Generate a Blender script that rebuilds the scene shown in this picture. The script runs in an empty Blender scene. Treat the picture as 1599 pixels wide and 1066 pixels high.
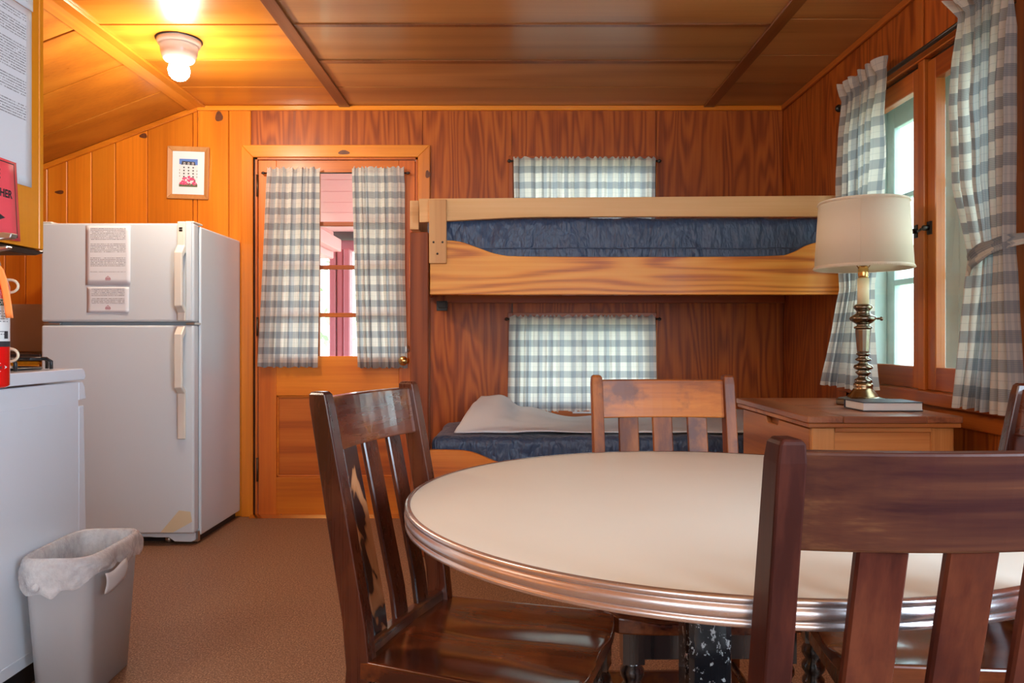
import bpy, bmesh, math, random
from mathutils import Vector, Matrix, noise as mnoise
random.seed(7)
S = bpy.context.scene
COL = S.collection
PI = math.pi

# ------------------------------------------------------------------ camera
CAMH = 1.0
FPX = 1190.0
cd = bpy.data.cameras.new('camera'); cam = bpy.data.objects.new('camera', cd); COL.objects.link(cam)
cam.location = (0, 0, CAMH); cam.rotation_euler = (PI/2, 0, 0)
cd.sensor_width = 36.0; cd.lens = FPX/1599*36.0; cd.shift_y = -3.0/1599; cd.clip_start = 0.02
S.camera = cam

# ------------------------------------------------------------------ world, lights, exposure
S.view_settings.view_transform = 'Standard'; S.view_settings.look = 'None'
S.view_settings.gamma = 1.0; S.view_settings.exposure = 0.95
S.view_settings.use_curve_mapping = False
W = bpy.data.worlds.new('world'); S.world = W; W.use_nodes = True
bg = W.node_tree.nodes['Background']
bg.inputs[0].default_value = (0.76, 0.90, 1.0, 1); bg.inputs[1].default_value = 3.4

def area(name, loc, rot, sx, sy, power, col):
    l = bpy.data.lights.new(name, 'AREA'); l.shape = 'RECTANGLE'; l.size = sx; l.size_y = sy
    l.energy = power; l.color = col
    o = bpy.data.objects.new(name, l); o.location = loc; o.rotation_euler = rot; COL.objects.link(o); return o
# daylight through the windows behind the camera, and through the big window on the right
area('daylight_near_window_a', (-0.75, -1.57, 1.5), (PI/2, 0, PI), 1.0, 1.1, 62, (0.62, 0.81, 1.0))
area('daylight_near_window_b', (0.80, -1.57, 1.5), (PI/2, 0, PI), 1.0, 1.1, 62, (0.62, 0.81, 1.0))
area('daylight_side_window', (1.60, -0.3, 1.45), (PI/2, 0, PI/2), 1.2, 1.0, 56, (0.62, 0.81, 1.0))
#area('daylight_far_window', (2.1, 2.86, 1.6), (PI/2, 0, PI/2), 1.3, 1.3, 26, (0.80, 0.92, 1.0))

def point(name, loc, power, col, r):
    l = bpy.data.lights.new(name, 'POINT'); l.energy = power; l.color = col; l.shadow_soft_size = r
    o = bpy.data.objects.new(name, l); o.location = loc; COL.objects.link(o); return o
WARM = (1.0, 0.86, 0.68)

# ------------------------------------------------------------------ mesh helpers
class MB:
    def __init__(s): s.v = []; s.f = []; s.m = []; s.uv = []; s.sm = []
    def add(s, vs, fs, m=0, smooth=False, uvs=None):
        b = len(s.v); s.v += [tuple(v) for v in vs]
        for k, f in enumerate(fs):
            s.f.append([b+i for i in f]); s.m.append(m); s.sm.append(smooth)
            s.uv.append([uvs[i] for i in f] if uvs else None)
        return s
    def box(s, x0, x1, y0, y1, z0, z1, m=0):
        vs = [(x0,y0,z0),(x1,y0,z0),(x1,y1,z0),(x0,y1,z0),(x0,y0,z1),(x1,y0,z1),(x1,y1,z1),(x0,y1,z1)]
        return s.add(vs, [(0,3,2,1),(4,5,6,7),(0,1,5,4),(1,2,6,5),(2,3,7,6),(3,0,4,7)], m)
    def hexa(s, c8, m=0):
        return s.add(c8, [(0,3,2,1),(4,5,6,7),(0,1,5,4),(1,2,6,5),(2,3,7,6),(3,0,4,7)], m)
    def prism(s, poly, axis, a, b, m=0, smooth=False):
        # poly: list of 2D points in the plane normal to axis ('x': (y,z); 'y': (x,z); 'z': (x,y))
        def P(p, t):
            return {'x': (t, p[0], p[1]), 'y': (p[0], t, p[1]), 'z': (p[0], p[1], t)}[axis]
        n = len(poly)
        vs = [P(p, a) for p in poly] + [P(p, b) for p in poly]
        s.add(vs, [tuple(range(n))[::-1], tuple(range(n, 2*n))], m)
        base = len(s.v)-2*n
        for i in range(n):
            j = (i+1) % n
            s.f.append([base+i, base+j, base+n+j, base+n+i]); s.m.append(m); s.sm.append(smooth); s.uv.append(None)
        return s
    def lathe(s, prof, c=(0,0,0), n=32, m=0, axis='z', smooth=True, cap=True):
        cx, cy, cz = c; vs = []
        for r, h in prof:
            for i in range(n):
                a = 2*PI*i/n
                if axis == 'z': vs.append((cx+r*math.cos(a), cy+r*math.sin(a), cz+h))
                elif axis == 'y': vs.append((cx+r*math.cos(a), cy+h, cz+r*math.sin(a)))
                else: vs.append((cx+h, cy+r*math.cos(a), cz+r*math.sin(a)))
        fs = []
        for k in range(len(prof)-1):
            for i in range(n):
                j = (i+1) % n
                fs.append((k*n+i, k*n+j, (k+1)*n+j, (k+1)*n+i))
        if cap:
            if prof[0][0] > 1e-6: fs.append(tuple(range(n))[::-1])
            if prof[-1][0] > 1e-6: fs.append(tuple((len(prof)-1)*n+i for i in range(n)))
        return s.add(vs, fs, m, smooth)
    def tube(s, pts, r, n=8, m=0, closed=False):
        pts = [Vector(p) for p in pts]; N = len(pts); vs = []
        rr = r if isinstance(r, (list, tuple)) else [r]*N
        up0 = None
        for i, p in enumerate(pts):
            if closed: d = pts[(i+1) % N]-pts[i-1]
            else: d = pts[min(i+1, N-1)]-pts[max(i-1, 0)]
            d.normalize()
            if up0 is None:
                up0 = Vector((0,0,1)) if abs(d.z) < .9 else Vector((1,0,0))
            a = d.cross(up0)
            if a.length < 1e-5: a = d.cross(Vector((0,1,0)))
            a.normalize(); b = a.cross(d).normalized(); up0 = b
            for k in range(n):
                t = 2*PI*k/n
                vs.append(p + a*math.cos(t)*rr[i] + b*math.sin(t)*rr[i])
        fs = []
        for i in range(N if closed else N-1):
            i2 = (i+1) % N
            for k in range(n):
                k2 = (k+1) % n
                fs.append((i*n+k, i*n+k2, i2*n+k2, i2*n+k))
        if not closed:
            fs.append(tuple(range(n))[::-1]); fs.append(tuple((N-1)*n+k for k in range(n)))
        return s.add(vs, fs, m, True)
    def grid(s, fn, nu, nv, m=0, smooth=True, uvfn=None):
        vs = []; uv = []
        for j in range(nv+1):
            for i in range(nu+1):
                vs.append(fn(i/nu, j/nv)); uv.append(uvfn(i/nu, j/nv) if uvfn else (i/nu, j/nv))
        fs = [(j*(nu+1)+i, j*(nu+1)+i+1, (j+1)*(nu+1)+i+1, (j+1)*(nu+1)+i) for j in range(nv) for i in range(nu)]
        return s.add(vs, fs, m, smooth, uv)

def ob(name, mb, mats, parent=None, bev=0, seg=1, solid=0, sub=0, fixn=True):
    me = bpy.data.meshes.new(name)
    me.from_pydata(mb.v, [], mb.f)
    if any(u is not None for u in mb.uv):
        L = me.uv_layers.new(name='UVMap'); k = 0
        for fi, f in enumerate(mb.f):
            for q in range(len(f)):
                if mb.uv[fi]: L.data[k].uv = mb.uv[fi][q]
                k += 1
    for mt in (mats if isinstance(mats, (list, tuple)) else [mats]): me.materials.append(mt)
    me.polygons.foreach_set('material_index', mb.m)
    me.polygons.foreach_set('use_smooth', [bool(x) for x in mb.sm])
    if fixn:
        b = bmesh.new(); b.from_mesh(me); bmesh.ops.recalc_face_normals(b, faces=b.faces); b.to_mesh(me); b.free()
    me.update()
    o = bpy.data.objects.new(name, me); COL.objects.link(o)
    if parent is not None: o.parent = parent
    if solid:
        md = o.modifiers.new('solid', 'SOLIDIFY'); md.thickness = solid; md.offset = 0
    if bev:
        md = o.modifiers.new('bevel', 'BEVEL'); md.width = bev; md.segments = seg; md.limit_method = 'ANGLE'; md.angle_limit = math.radians(50)
    if sub:
        md = o.modifiers.new('sub', 'SUBSURF'); md.levels = sub; md.render_levels = sub
    return o
def thing(name, label, cat, loc=(0,0,0), rz=0, group=None):
    o = bpy.data.objects.new(name, None); COL.objects.link(o); o.empty_display_size = .05
    o.location = loc; o.rotation_euler = (0, 0, rz)
    return tag(o, label, cat, group)
def tag(o, label, cat, group=None, kind=None):
    o['label'] = label; o['category'] = cat
    if group: o['group'] = group
    if kind: o['kind'] = kind
    return o
def struct(o): o['kind'] = 'structure'; return o
def B(x0,x1,y0,y1,z0,z1): return MB().box(x0,x1,y0,y1,z0,z1)

# ------------------------------------------------------------------ materials
class NT:
    def __init__(s, name):
        s.mat = bpy.data.materials.new(name); s.mat.use_nodes = True
        s.t = s.mat.node_tree; s.p = s.t.nodes['Principled BSDF']; s.out = s.t.nodes['Material Output']
    def n(s, typ, **kw):
        nd = s.t.nodes.new(typ)
        for k, v in kw.items(): setattr(nd, k, v)
        return nd
    def l(s, a, b): s.t.links.new(a, b)
    def math(s, op, a, b=None, c=None, clamp=False):
        nd = s.n('ShaderNodeMath', operation=op); nd.use_clamp = clamp
        for i, x in enumerate((a, b, c)):
            if x is None: continue
            if isinstance(x, (int, float)): nd.inputs[i].default_value = x
            else: s.l(x, nd.inputs[i])
        return nd.outputs[0]
    def vmath(s, op, a, b):
        nd = s.n('ShaderNodeVectorMath', operation=op)
        for i, x in enumerate((a, b)):
            if isinstance(x, tuple): nd.inputs[i].default_value = x
            else: s.l(x, nd.inputs[i])
        return nd.outputs[0]
    def mix(s, fac, a, b, typ='MIX'):
        nd = s.n('ShaderNodeMix', data_type='RGBA', blend_type=typ)
        for i, x in ((0, fac), (6, a), (7, b)):
            if isinstance(x, (int, float)): nd.inputs[i].default_value = x
            elif isinstance(x, tuple): nd.inputs[i].default_value = (*x, 1) if len(x) == 3 else x
            else: s.l(x, nd.inputs[i])
        return nd.outputs[2]
    def ramp(s, fac, stops, interp='LINEAR'):
        nd = s.n('ShaderNodeValToRGB'); cr = nd.color_ramp; cr.interpolation = interp
        while len(cr.elements) < len(stops): cr.elements.new(0.5)
        for e, (p, c) in zip(cr.elements, stops):
            e.position = p; e.color = (*c, 1) if len(c) == 3 else c
        s.l(fac, nd.inputs[0]); return nd.outputs[0]
    def noise(s, vec, scale, detail=2, rough=.5, dim='3D'):
        nd = s.n('ShaderNodeTexNoise', noise_dimensions=dim); nd.inputs['Scale'].default_value = scale
        nd.inputs['Detail'].default_value = detail; nd.inputs['Roughness'].default_value = rough
        if vec is not None: s.l(vec, nd.inputs['Vector'])
        return nd.outputs[0]
    def coords(s, scale=(1,1,1), rand=True, uv=False):
        tc = s.n('ShaderNodeTexCoord'); v = tc.outputs['UV' if uv else 'Object']
        if rand:
            oi = s.n('ShaderNodeObjectInfo')
            cb = s.n('ShaderNodeCombineXYZ')
            s.l(s.math('MULTIPLY', oi.outputs['Random'], 37.3), cb.inputs[0])
            s.l(s.math('MULTIPLY', oi.outputs['Random'], 91.7), cb.inputs[1])
            s.l(s.math('MULTIPLY', oi.outputs['Random'], 53.1), cb.inputs[2])
            v = s.vmath('ADD', v, cb.outputs[0]); s.rnd = oi.outputs['Random']
        s.raw = v
        return s.vmath('MULTIPLY', v, scale)
    def bump(s, h, strength=.2, dist=.002):
        nd = s.n('ShaderNodeBump'); nd.inputs['Strength'].default_value = strength; nd.inputs['Distance'].default_value = dist
        s.l(h, nd.inputs['Height']); s.l(nd.outputs[0], s.p.inputs['Normal'])
    def set(s, **kw):
        for k, v in kw.items():
            k = {'rough':'Roughness','metal':'Metallic','spec':'Specular IOR Level','coat':'Coat Weight','coatr':'Coat Roughness','base':'Base Color','ior':'IOR','trans':'Transmission Weight','sheen':'Sheen Weight','alpha':'Alpha'}[k]
            if isinstance(v, tuple) and len(v) == 3: v = (*v, 1)
            if isinstance(v, (int, float, tuple)): s.p.inputs[k].default_value = v
            else: s.l(v, s.p.inputs[k])
        return s

def wood(name, dark, mid, light, axis='z', patch=.5, rings=5.0, ringfreq=2.2, knots=0.0, rough=.35, spec=.5, coat=0.0, vary=.25, contrast=1.0, blot=.0, blotcol=None, knotcol=(.05,.015,.005), cross=1.0):
    t = NT(name)
    k = .11
    sc = {'x': (k, 1, 1), 'y': (1, k, 1), 'z': (1, 1, k)}[axis]
    v = t.coords(sc)
    raw = t.raw
    base = t.noise(v, ringfreq*cross, 2.0, .45)
    if knots:
        v2 = t.vmath('MULTIPLY', raw, {'x': (.45, 1, 1), 'y': (1, .45, 1), 'z': (1, 1, .45)}[axis])
        vo = t.n('ShaderNodeTexVoronoi'); vo.inputs['Scale'].default_value = knots; t.l(v2, vo.inputs['Vector'])
        d = vo.outputs['Distance']
        near = t.math('SUBTRACT', 1.0, t.math('MULTIPLY', d, 3.2), clamp=True)
        base = t.math('ADD', base, t.math('MULTIPLY', t.math('POWER', near, 2.0), .35))
    ph = t.math('MULTIPLY', base, rings*6.283)
    ring = t.math('MULTIPLY_ADD', t.math('SINE', ph), .5, .5)
    sc2 = tuple(a if a != k else .02 for a in sc)
    fine = t.noise(t.vmath('MULTIPLY', raw, sc2), 70, 4, .65)
    fac = t.math('ADD', t.math('MULTIPLY', ring, .50*contrast), t.math('MULTIPLY', t.math('MULTIPLY_ADD', fine, 1.9, -.45, clamp=True), .50*contrast))
    fac = t.math('ADD', fac, .5*(1-contrast))
    c = t.ramp(fac, [(.18, dark), (.5, mid), (.82, light)])
    big = t.noise(t.vmath('MULTIPLY', raw, tuple(a if a != k else .35 for a in sc)), 3.0, 2, .5)
    c = t.mix(t.math('MULTIPLY', t.math('SUBTRACT', big, .45, clamp=True), 1.6*patch*2*.6, clamp=True), c, t.mix(1.0, c, (.62,.50,.42), 'MULTIPLY'))
    if vary:
        g = t.math('MULTIPLY_ADD', t.rnd, vary*2, 1-vary)
        cb = t.n('ShaderNodeCombineXYZ')
        for i in range(3): t.l(g, cb.inputs[i])
        c = t.mix(1.0, c, cb.outputs[0], 'MULTIPLY')
    if knots:
        kn = t.math('SUBTRACT', 1.0, t.math('MULTIPLY', t.math('SUBTRACT', d, .035, clamp=True), 26.0), clamp=True)
        # only some cells carry a knot
        sel = t.n('ShaderNodeSeparateColor'); t.l(vo.outputs['Color'], sel.inputs[0])
        pick = t.math('GREATER_THAN', sel.outputs[0], .55)
        c = t.mix(t.math('MULTIPLY', t.math('MULTIPLY', kn, pick), .88), c, knotcol)
    if blot:
        bn = t.noise(raw, 9.0, 5, .65)
        bf = t.math('MULTIPLY', t.math('SUBTRACT', bn, .50, clamp=True), 7.0, clamp=True)
        c = t.mix(t.math('MULTIPLY', bf, blot), c, blotcol)
    t.set(base=c, rough=t.math('MULTIPLY_ADD', fine, .12, rough-.06), spec=spec, coat=coat, coatr=.12)
    t.bump(fine, .12, .0008)
    return t.mat

def plain(name, col, rough=.5, metal=0.0, spec=.5, bump=0.0, bscale=60, vary=0.0, coat=0.0, dirt=None, dirtamt=.0, dscale=6):
    t = NT(name); v = t.coords((1,1,1))
    c = col
    n1 = t.noise(v, dscale, 4, .6)
    d = dirt if dirt else tuple(x*.8 for x in col)
    c = t.mix(t.math('MULTIPLY', t.math('SUBTRACT', n1, .42, clamp=True), 2.5*max(dirtamt, .08), clamp=True), tuple(col), tuple(d))
    t.set(base=c, rough=rough, metal=metal, spec=spec, coat=coat)
    if bump: t.bump(t.noise(v, bscale, 3, .6), bump, .002)
    return t.mat

M = {}
M['pine'] = wood('pine_board', (.46,.115,.008), (.70,.205,.012), (.84,.30,.022), 'z', rings=4, ringfreq=3.0, knots=1.9, rough=.30, coat=.15, vary=.14, contrast=.5, patch=.3)
M['pine_trim'] = wood('pine_trim', (.50,.135,.010), (.72,.215,.013), (.82,.29,.022), 'x', rings=3, ringfreq=3.0, knots=1.6, rough=.30, coat=.15, vary=.10, contrast=.7)
M['pine_trim_v'] = wood('pine_trim_vertical', (.50,.135,.010), (.72,.215,.013), (.82,.29,.022), 'z', rings=3, ringfreq=3.0, knots=1.6, rough=.30, coat=.15, vary=.10, contrast=.7)
M['red_v'] = wood('fir_panel', (.24,.046,.007), (.40,.088,.011), (.50,.125,.016), 'z', rings=14, ringfreq=6.0, rough=.40, spec=.35, coat=.0, vary=.12, contrast=.95)
M['red_trim'] = wood('fir_trim', (.30,.060,.010), (.44,.105,.013), (.54,.15,.02), 'z', rings=4, ringfreq=3, rough=.36, spec=.4, coat=.05, vary=.12, contrast=.9, knots=1.3)
M['red_trim_y'] = wood('fir_trim_deep', (.30,.060,.010), (.44,.105,.013), (.54,.15,.02), 'y', rings=4, ringfreq=3, rough=.36, spec=.4, coat=.05, vary=.12, contrast=.9)
M['red_trim_x'] = wood('fir_trim_across', (.30,.060,.010), (.44,.105,.013), (.54,.15,.02), 'x', rings=4, ringfreq=3, rough=.36, spec=.4, coat=.05, vary=.12, contrast=.9)
M['ceil'] = wood('ceiling_panel_wood', (.32,.125,.032), (.48,.205,.062), (.58,.27,.09), 'x', rings=7, ringfreq=1.9, knots=1.1, rough=.30, coat=.2, vary=.16, contrast=.5, patch=.5, knotcol=(.16,.05,.02))
M['ceil_bulb_lit'] = wood('bulb_lit_ceiling_wood', (.34,.095,.010), (.52,.17,.016), (.62,.24,.028), 'x', rings=6, ringfreq=1.9, knots=1.1, rough=.30, coat=.2, vary=.12, contrast=.5, patch=.4, knotcol=(.16,.05,.02))  # ceiling wood made more amber, painting in the warm light around the bulb
M['amber_batten'] = wood('amber_batten_wood', (.42,.13,.012), (.60,.20,.018), (.70,.27,.03), 'y', rings=3, ringfreq=3, rough=.32, coat=.1, vary=.1, contrast=.6)
M['ceil_dark'] = wood('ceiling_gap_wood', (.05,.018,.008), (.09,.03,.012), (.12,.04,.015), 'x', vary=0)
M['ceil_batten'] = wood('ceiling_batten_wood', (.15,.042,.010), (.24,.075,.018), (.30,.10,.028), 'y', rings=3, ringfreq=3, rough=.32, coat=.1, vary=.15, contrast=.8)
M['rail'] = wood('bunk_fir', (.50,.125,.012), (.80,.29,.030), (.88,.38,.06), 'x', rings=17, ringfreq=3.6, rough=.38, spec=.35, coat=.03, vary=.04, contrast=1.0)
M['rail_pale'] = wood('bunk_birch', (.62,.33,.12), (.74,.43,.18), (.80,.50,.24), 'x', rings=9, ringfreq=2.2, rough=.42, spec=.3, coat=.0, vary=.04, contrast=.6)
M['rail_pale_v'] = wood('bunk_birch_vertical', (.54,.25,.09), (.66,.34,.13), (.74,.41,.17), 'z', rings=4, ringfreq=2, rough=.42, spec=.3, coat=.0, vary=.04, contrast=.6)
M['rail_low'] = wood('lower_bunk_pine', (.46,.10,.010), (.68,.18,.016), (.78,.25,.03), 'x', rings=8, ringfreq=1.8, rough=.32, coat=.2, knots=1.0, vary=.04)
M['post'] = wood('bunk_post_wood', (.16,.034,.010), (.27,.062,.016), (.34,.085,.022), 'z', rings=8, ringfreq=3.5, rough=.42, spec=.22, coat=.0, vary=.05, contrast=.7)
M['door'] = wood('door_stile_wood', (.40,.080,.010), (.55,.125,.013), (.64,.17,.02), 'z', rings=5, ringfreq=2.5, rough=.36, spec=.4, coat=.05, vary=.12, contrast=.8)
M['door_h'] = wood('door_rail_wood', (.50,.115,.010), (.66,.175,.012), (.76,.24,.02), 'x', rings=5, ringfreq=2.2, rough=.36, spec=.4, coat=.05, vary=.12, contrast=.8)
M['door_panel'] = wood('door_panel_wood', (.34,.070,.010), (.50,.115,.013), (.58,.15,.02), 'x', rings=9, ringfreq=1.8, rough=.36, spec=.4, coat=.05, vary=.0, contrast=.9)
CH = dict(rings=5, ringfreq=3.5, rough=.28, spec=.5, coat=1.0, vary=.12)
CW = dict(rings=5, ringfreq=3.5, rough=.42, spec=.3, coat=.0, vary=.12)
M['ch_v'] = wood('chair_wood_upright', (.022,.005,.004), (.048,.010,.006), (.085,.020,.009), 'z', blot=.4, blotcol=(.10,.028,.010), **dict(CH, coat=.3, spec=.4))
M['ch_x'] = wood('chair_wood_across', (.040,.010,.007), (.085,.020,.011), (.14,.040,.018), 'x', blot=.6, blotcol=(.24,.085,.022), **CH)
M['ch_seat'] = wood('chair_seat_wood', (.030,.005,.003), (.085,.017,.006), (.16,.036,.010), 'y', blot=.55, blotcol=(.22,.055,.012), rings=5, ringfreq=2.6, rough=.20, spec=.5, coat=.35, vary=.0)
M['ch_dark'] = wood('chair_dark_stain', (.010,.005,.005), (.020,.010,.009), (.035,.016,.013), 'z', **CH)
M['ch_worn_v'] = wood('worn_chair_upright', (.12,.028,.007), (.23,.062,.011), (.32,.10,.02), 'z', blot=.9, blotcol=(.09,.030,.020), **CW)
M['ch_worn_x'] = wood('worn_chair_across', (.20,.048,.006), (.36,.10,.010), (.46,.145,.018), 'x', blot=.9, blotcol=(.12,.035,.014), **CW)
M['ch_near_x'] = wood('near_chair_crest_wood', (.030,.009,.009), (.070,.023,.013), (.17,.075,.028), 'x', blot=.6, blotcol=(.038,.010,.011), rings=4, ringfreq=2.5, rough=.42, spec=.12, vary=0)
M['ch_near_v'] = wood('near_chair_upright_wood', (.030,.007,.005), (.062,.014,.008), (.10,.026,.012), 'z', blot=.5, blotcol=(.035,.009,.008), rings=6, ringfreq=3, rough=.42, spec=.14, vary=.05)
def swirl():
    t = NT('marbled_slat'); v = t.coords((1,1,.45))
    wv = t.n('ShaderNodeTexNoise'); wv.inputs['Scale'].default_value = 14; wv.inputs['Distortion'].default_value = 2.2; wv.inputs['Detail'].default_value = 2
    t.l(v, wv.inputs['Vector'])
    c = t.ramp(wv.outputs[0], [(.40,(.015,.008,.010)), (.52,(.04,.015,.012)), (.57,(.36,.15,.06)), (.70,(.45,.20,.09))])
    t.set(base=c, rough=.22, coat=.4); return t.mat
M['ch_swirl'] = swirl()
M['dresser'] = wood('dresser_oak', (.30,.095,.028), (.46,.17,.05), (.56,.23,.075), 'y', rings=9, ringfreq=2.0, rough=.34, coat=.15, vary=.06)
M['dresser_x'] = wood('dresser_oak_across', (.33,.105,.028), (.52,.19,.05), (.62,.26,.075), 'x', rings=9, ringfreq=2.0, rough=.34, coat=.15, vary=.08)
M['dresser_v'] = wood('dresser_oak_upright', (.36,.13,.03), (.54,.22,.06), (.64,.29,.09), 'z', rings=4, ringfreq=2.5, rough=.34, coat=.15, vary=.06)
M['dresser_top'] = wood('dresser_top_oak', (.19,.060,.025), (.33,.115,.045), (.42,.165,.07), 'y', rings=8, ringfreq=2.2, rough=.36, coat=.15, vary=.18)
M['dresser_topx'] = wood('dresser_top_oak_across', (.19,.060,.025), (.34,.115,.045), (.44,.165,.07), 'x', rings=8, ringfreq=2.2, rough=.36, coat=.15, vary=.14)
M['cab'] = wood('cabinet_plywood', (.70,.21,.006), (.86,.30,.010), (.92,.36,.018), 'z', rings=4, ringfreq=2.0, rough=.30, coat=.2, vary=.04, contrast=.6)
M['pictureframe'] = wood('picture_frame_wood', (.46,.19,.06), (.60,.29,.10), (.70,.37,.15), 'z', rough=.3, coat=.3, vary=.1, contrast=.6)

def floor_mat():
    t = NT('speckled_floor'); v = t.coords((1,1,1), rand=False)
    a = t.noise(v, 190, 2, .7); b = t.noise(v, 70, 3, .6); g = t.noise(v, 1.6, 3, .5)
    c = t.ramp(a, [(.36,(.075,.036,.018)), (.46,(.24,.125,.066)), (.56,(.34,.185,.10)), (.66,(.60,.40,.26))])
    c = t.mix(t.math('MULTIPLY', t.math('SUBTRACT', b, .45, clamp=True), 1.8, clamp=True), c, (.14,.068,.036))
    c = t.mix(t.math('MULTIPLY', g, .35), c, (.19,.10,.058))
    t.set(base=c, rough=t.math('MULTIPLY_ADD', b, .2, .38), spec=.4); t.bump(a, .15, .001); return t.mat
M['floor'] = floor_mat()

def enamel(name, col, rough=.25, dirt=(.55,.45,.30), amt=.05, bump=.05):
    t = NT(name); v = t.coords((1,1,1))
    n = t.noise(v, 3.0, 5, .7)
    c = t.mix(t.math('MULTIPLY', t.math('SUBTRACT', n, .55, clamp=True), amt*8, clamp=True), col, dirt)
    t.set(base=c, rough=rough, spec=.5, coat=.2); t.bump(t.noise(v, 240, 2, .5), bump, .0006); return t.mat
M['white'] = enamel('white_enamel', (.66,.745,.80), .28, dirt=(.66,.66,.64))
M['white_smooth'] = enamel('white_stove_enamel', (.74,.80,.87), .18, bump=.01)
M['handle'] = enamel('ivory_plastic', (.78,.75,.66), .3, bump=.01)
M['black'] = plain('black_rubber', (.012,.012,.014), .5)
M['grate'] = plain('black_iron', (.02,.022,.025), .38, spec=.6)
M['dkmetal'] = plain('dark_metal', (.06,.055,.05), .35, metal=.8)
M['chrome'] = plain('chrome', (.72,.72,.72), .18, metal=1)
M['steel'] = plain('brushed_steel', (.55,.54,.52), .3, metal=1)
M['brass'] = plain('brass', (.78,.52,.20), .22, metal=1)
M['bronze'] = plain('antique_bronze', (.20,.17,.13), .24, metal=1, coat=.4, dirt=(.42,.30,.14), dirtamt=.5, dscale=14)
M['bronze_gold'] = plain('worn_bronze', (.40,.28,.15), .26, metal=1, coat=.4, dirt=(.20,.15,.10), dirtamt=.5, dscale=14)
M['candle'] = plain('candle_tube_plastic', (.86,.74,.45), .4)
M['gasket'] = plain('grey_gasket', (.26,.31,.34), .5)
M['paper'] = plain('white_paper', (.76,.80,.85), .7)
M['ink'] = plain('black_ink', (.03,.03,.035), .7)
M['pink'] = plain('fluorescent_red_card', (1.0,.10,.13), .6)
M['orange'] = plain('orange_tag_card', (.92,.25,.06), .6)
M['red'] = plain('red_gloss_paint', (.80,.010,.010), .14, coat=.6)
M['label'] = plain('white_label', (.72,.73,.72), .45)
M['cream'] = plain('cream_coated_wire', (.82,.72,.50), .35)
M['porcelain'] = plain('porcelain', (.62,.58,.54), .22)
M['laminate'] = plain('cream_laminate', (.70,.675,.585), .40, spec=.4, dirt=(.65,.60,.50), dirtamt=.35, dscale=5)
M['band'] = plain('ribbed_metal_band', (.74,.68,.68), .27, metal=.9, dirt=(.52,.38,.32), dirtamt=.5, dscale=9)
M['logo'] = plain('dark_red_ink', (.42,.05,.09), .7)
M['navy'] = None
M['backsplash'] = plain('beige_backsplash', (.42,.32,.25), .5)
M['counter'] = plain('dark_counter_edge', (.02,.018,.02), .4)
M['grey_plastic'] = plain('grey_plastic', (.42,.43,.45), .42, bump=.08, bscale=500)
M['tape'] = plain('yellowed_tape', (.70,.62,.42), .5)
M['pinkpaint'] = plain('pink_porch_paint', (.86,.44,.45), .55)
M['redpaint'] = plain('faded_red_porch_paint', (.58,.20,.24), .55)
M['log'] = plain('grey_log', (.10,.08,.085), .7)
M['teal'] = plain('pale_green_paint', (.66,.82,.78), .5)
M['bounce_white'] = plain('neutral_bounce_white', (.66,.66,.64), .7)  # invented off-white for unseen walls, so they bounce neutral light
M['book'] = plain('dark_book_cover', (.03,.032,.045), .4)
M['hinge'] = plain('aged_hinge', (.10,.06,.035), .4, metal=.7)

def black_chip():
    t = NT('chipped_black_paint'); v = t.coords((1,1,.7), rand=False)
    a = t.noise(v, 75, 6, .75); b = t.noise(v, 9, 2, .5)
    f = t.math('GREATER_THAN', t.math('ADD', a, t.math('MULTIPLY', b, .30)), .735)
    t.set(base=t.mix(f, (.008,.008,.010), (.40,.40,.40)), rough=.22, coat=.4); return t.mat
M['chip'] = black_chip()

def textlines(name, period, frac=.45, paper=(.76,.80,.85), seed=0.0, lo=.06, hi=.94):
    # rows of print too small to read: UV u across, v down (metres), margins from the 0..1 second coordinate
    t = NT(name); tc = t.n('ShaderNodeTexCoord'); sp = t.n('ShaderNodeSeparateXYZ'); t.l(tc.outputs['UV'], sp.inputs[0])
    u, v = sp.outputs[0], sp.outputs[1]
    row = t.math('FLOOR', t.math('DIVIDE', v, period))
    fr = t.math('FRACT', t.math('DIVIDE', v, period))
    on = t.math('LESS_THAN', fr, frac)
    cb = t.n('ShaderNodeCombineXYZ'); t.l(t.math('MULTIPLY', u, 300), cb.inputs[0]); t.l(t.math('MULTIPLY', row, 7.31), cb.inputs[1]); cb.inputs[2].default_value = seed
    words = t.math('GREATER_THAN', t.noise(cb.outputs[0], 1.0, 1, .5), .44)
    cb2 = t.n('ShaderNodeCombineXYZ'); t.l(t.math('MULTIPLY', row, .23), cb2.inputs[0]); cb2.inputs[1].default_value = seed+3.1
    para = t.math('GREATER_THAN', t.noise(cb2.outputs[0], 1.0, 1, .5), .43)
    f = t.math('MULTIPLY', t.math('MULTIPLY', on, words), t.math('MULTIPLY', para, .75))
    t.set(base=t.mix(f, paper, (.10,.10,.12)), rough=.7); return t.mat
M['print'] = textlines('printed_notice', .0075)
M['print2'] = textlines('printed_label_lines', .006, paper=(.72,.73,.72), seed=5)

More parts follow.
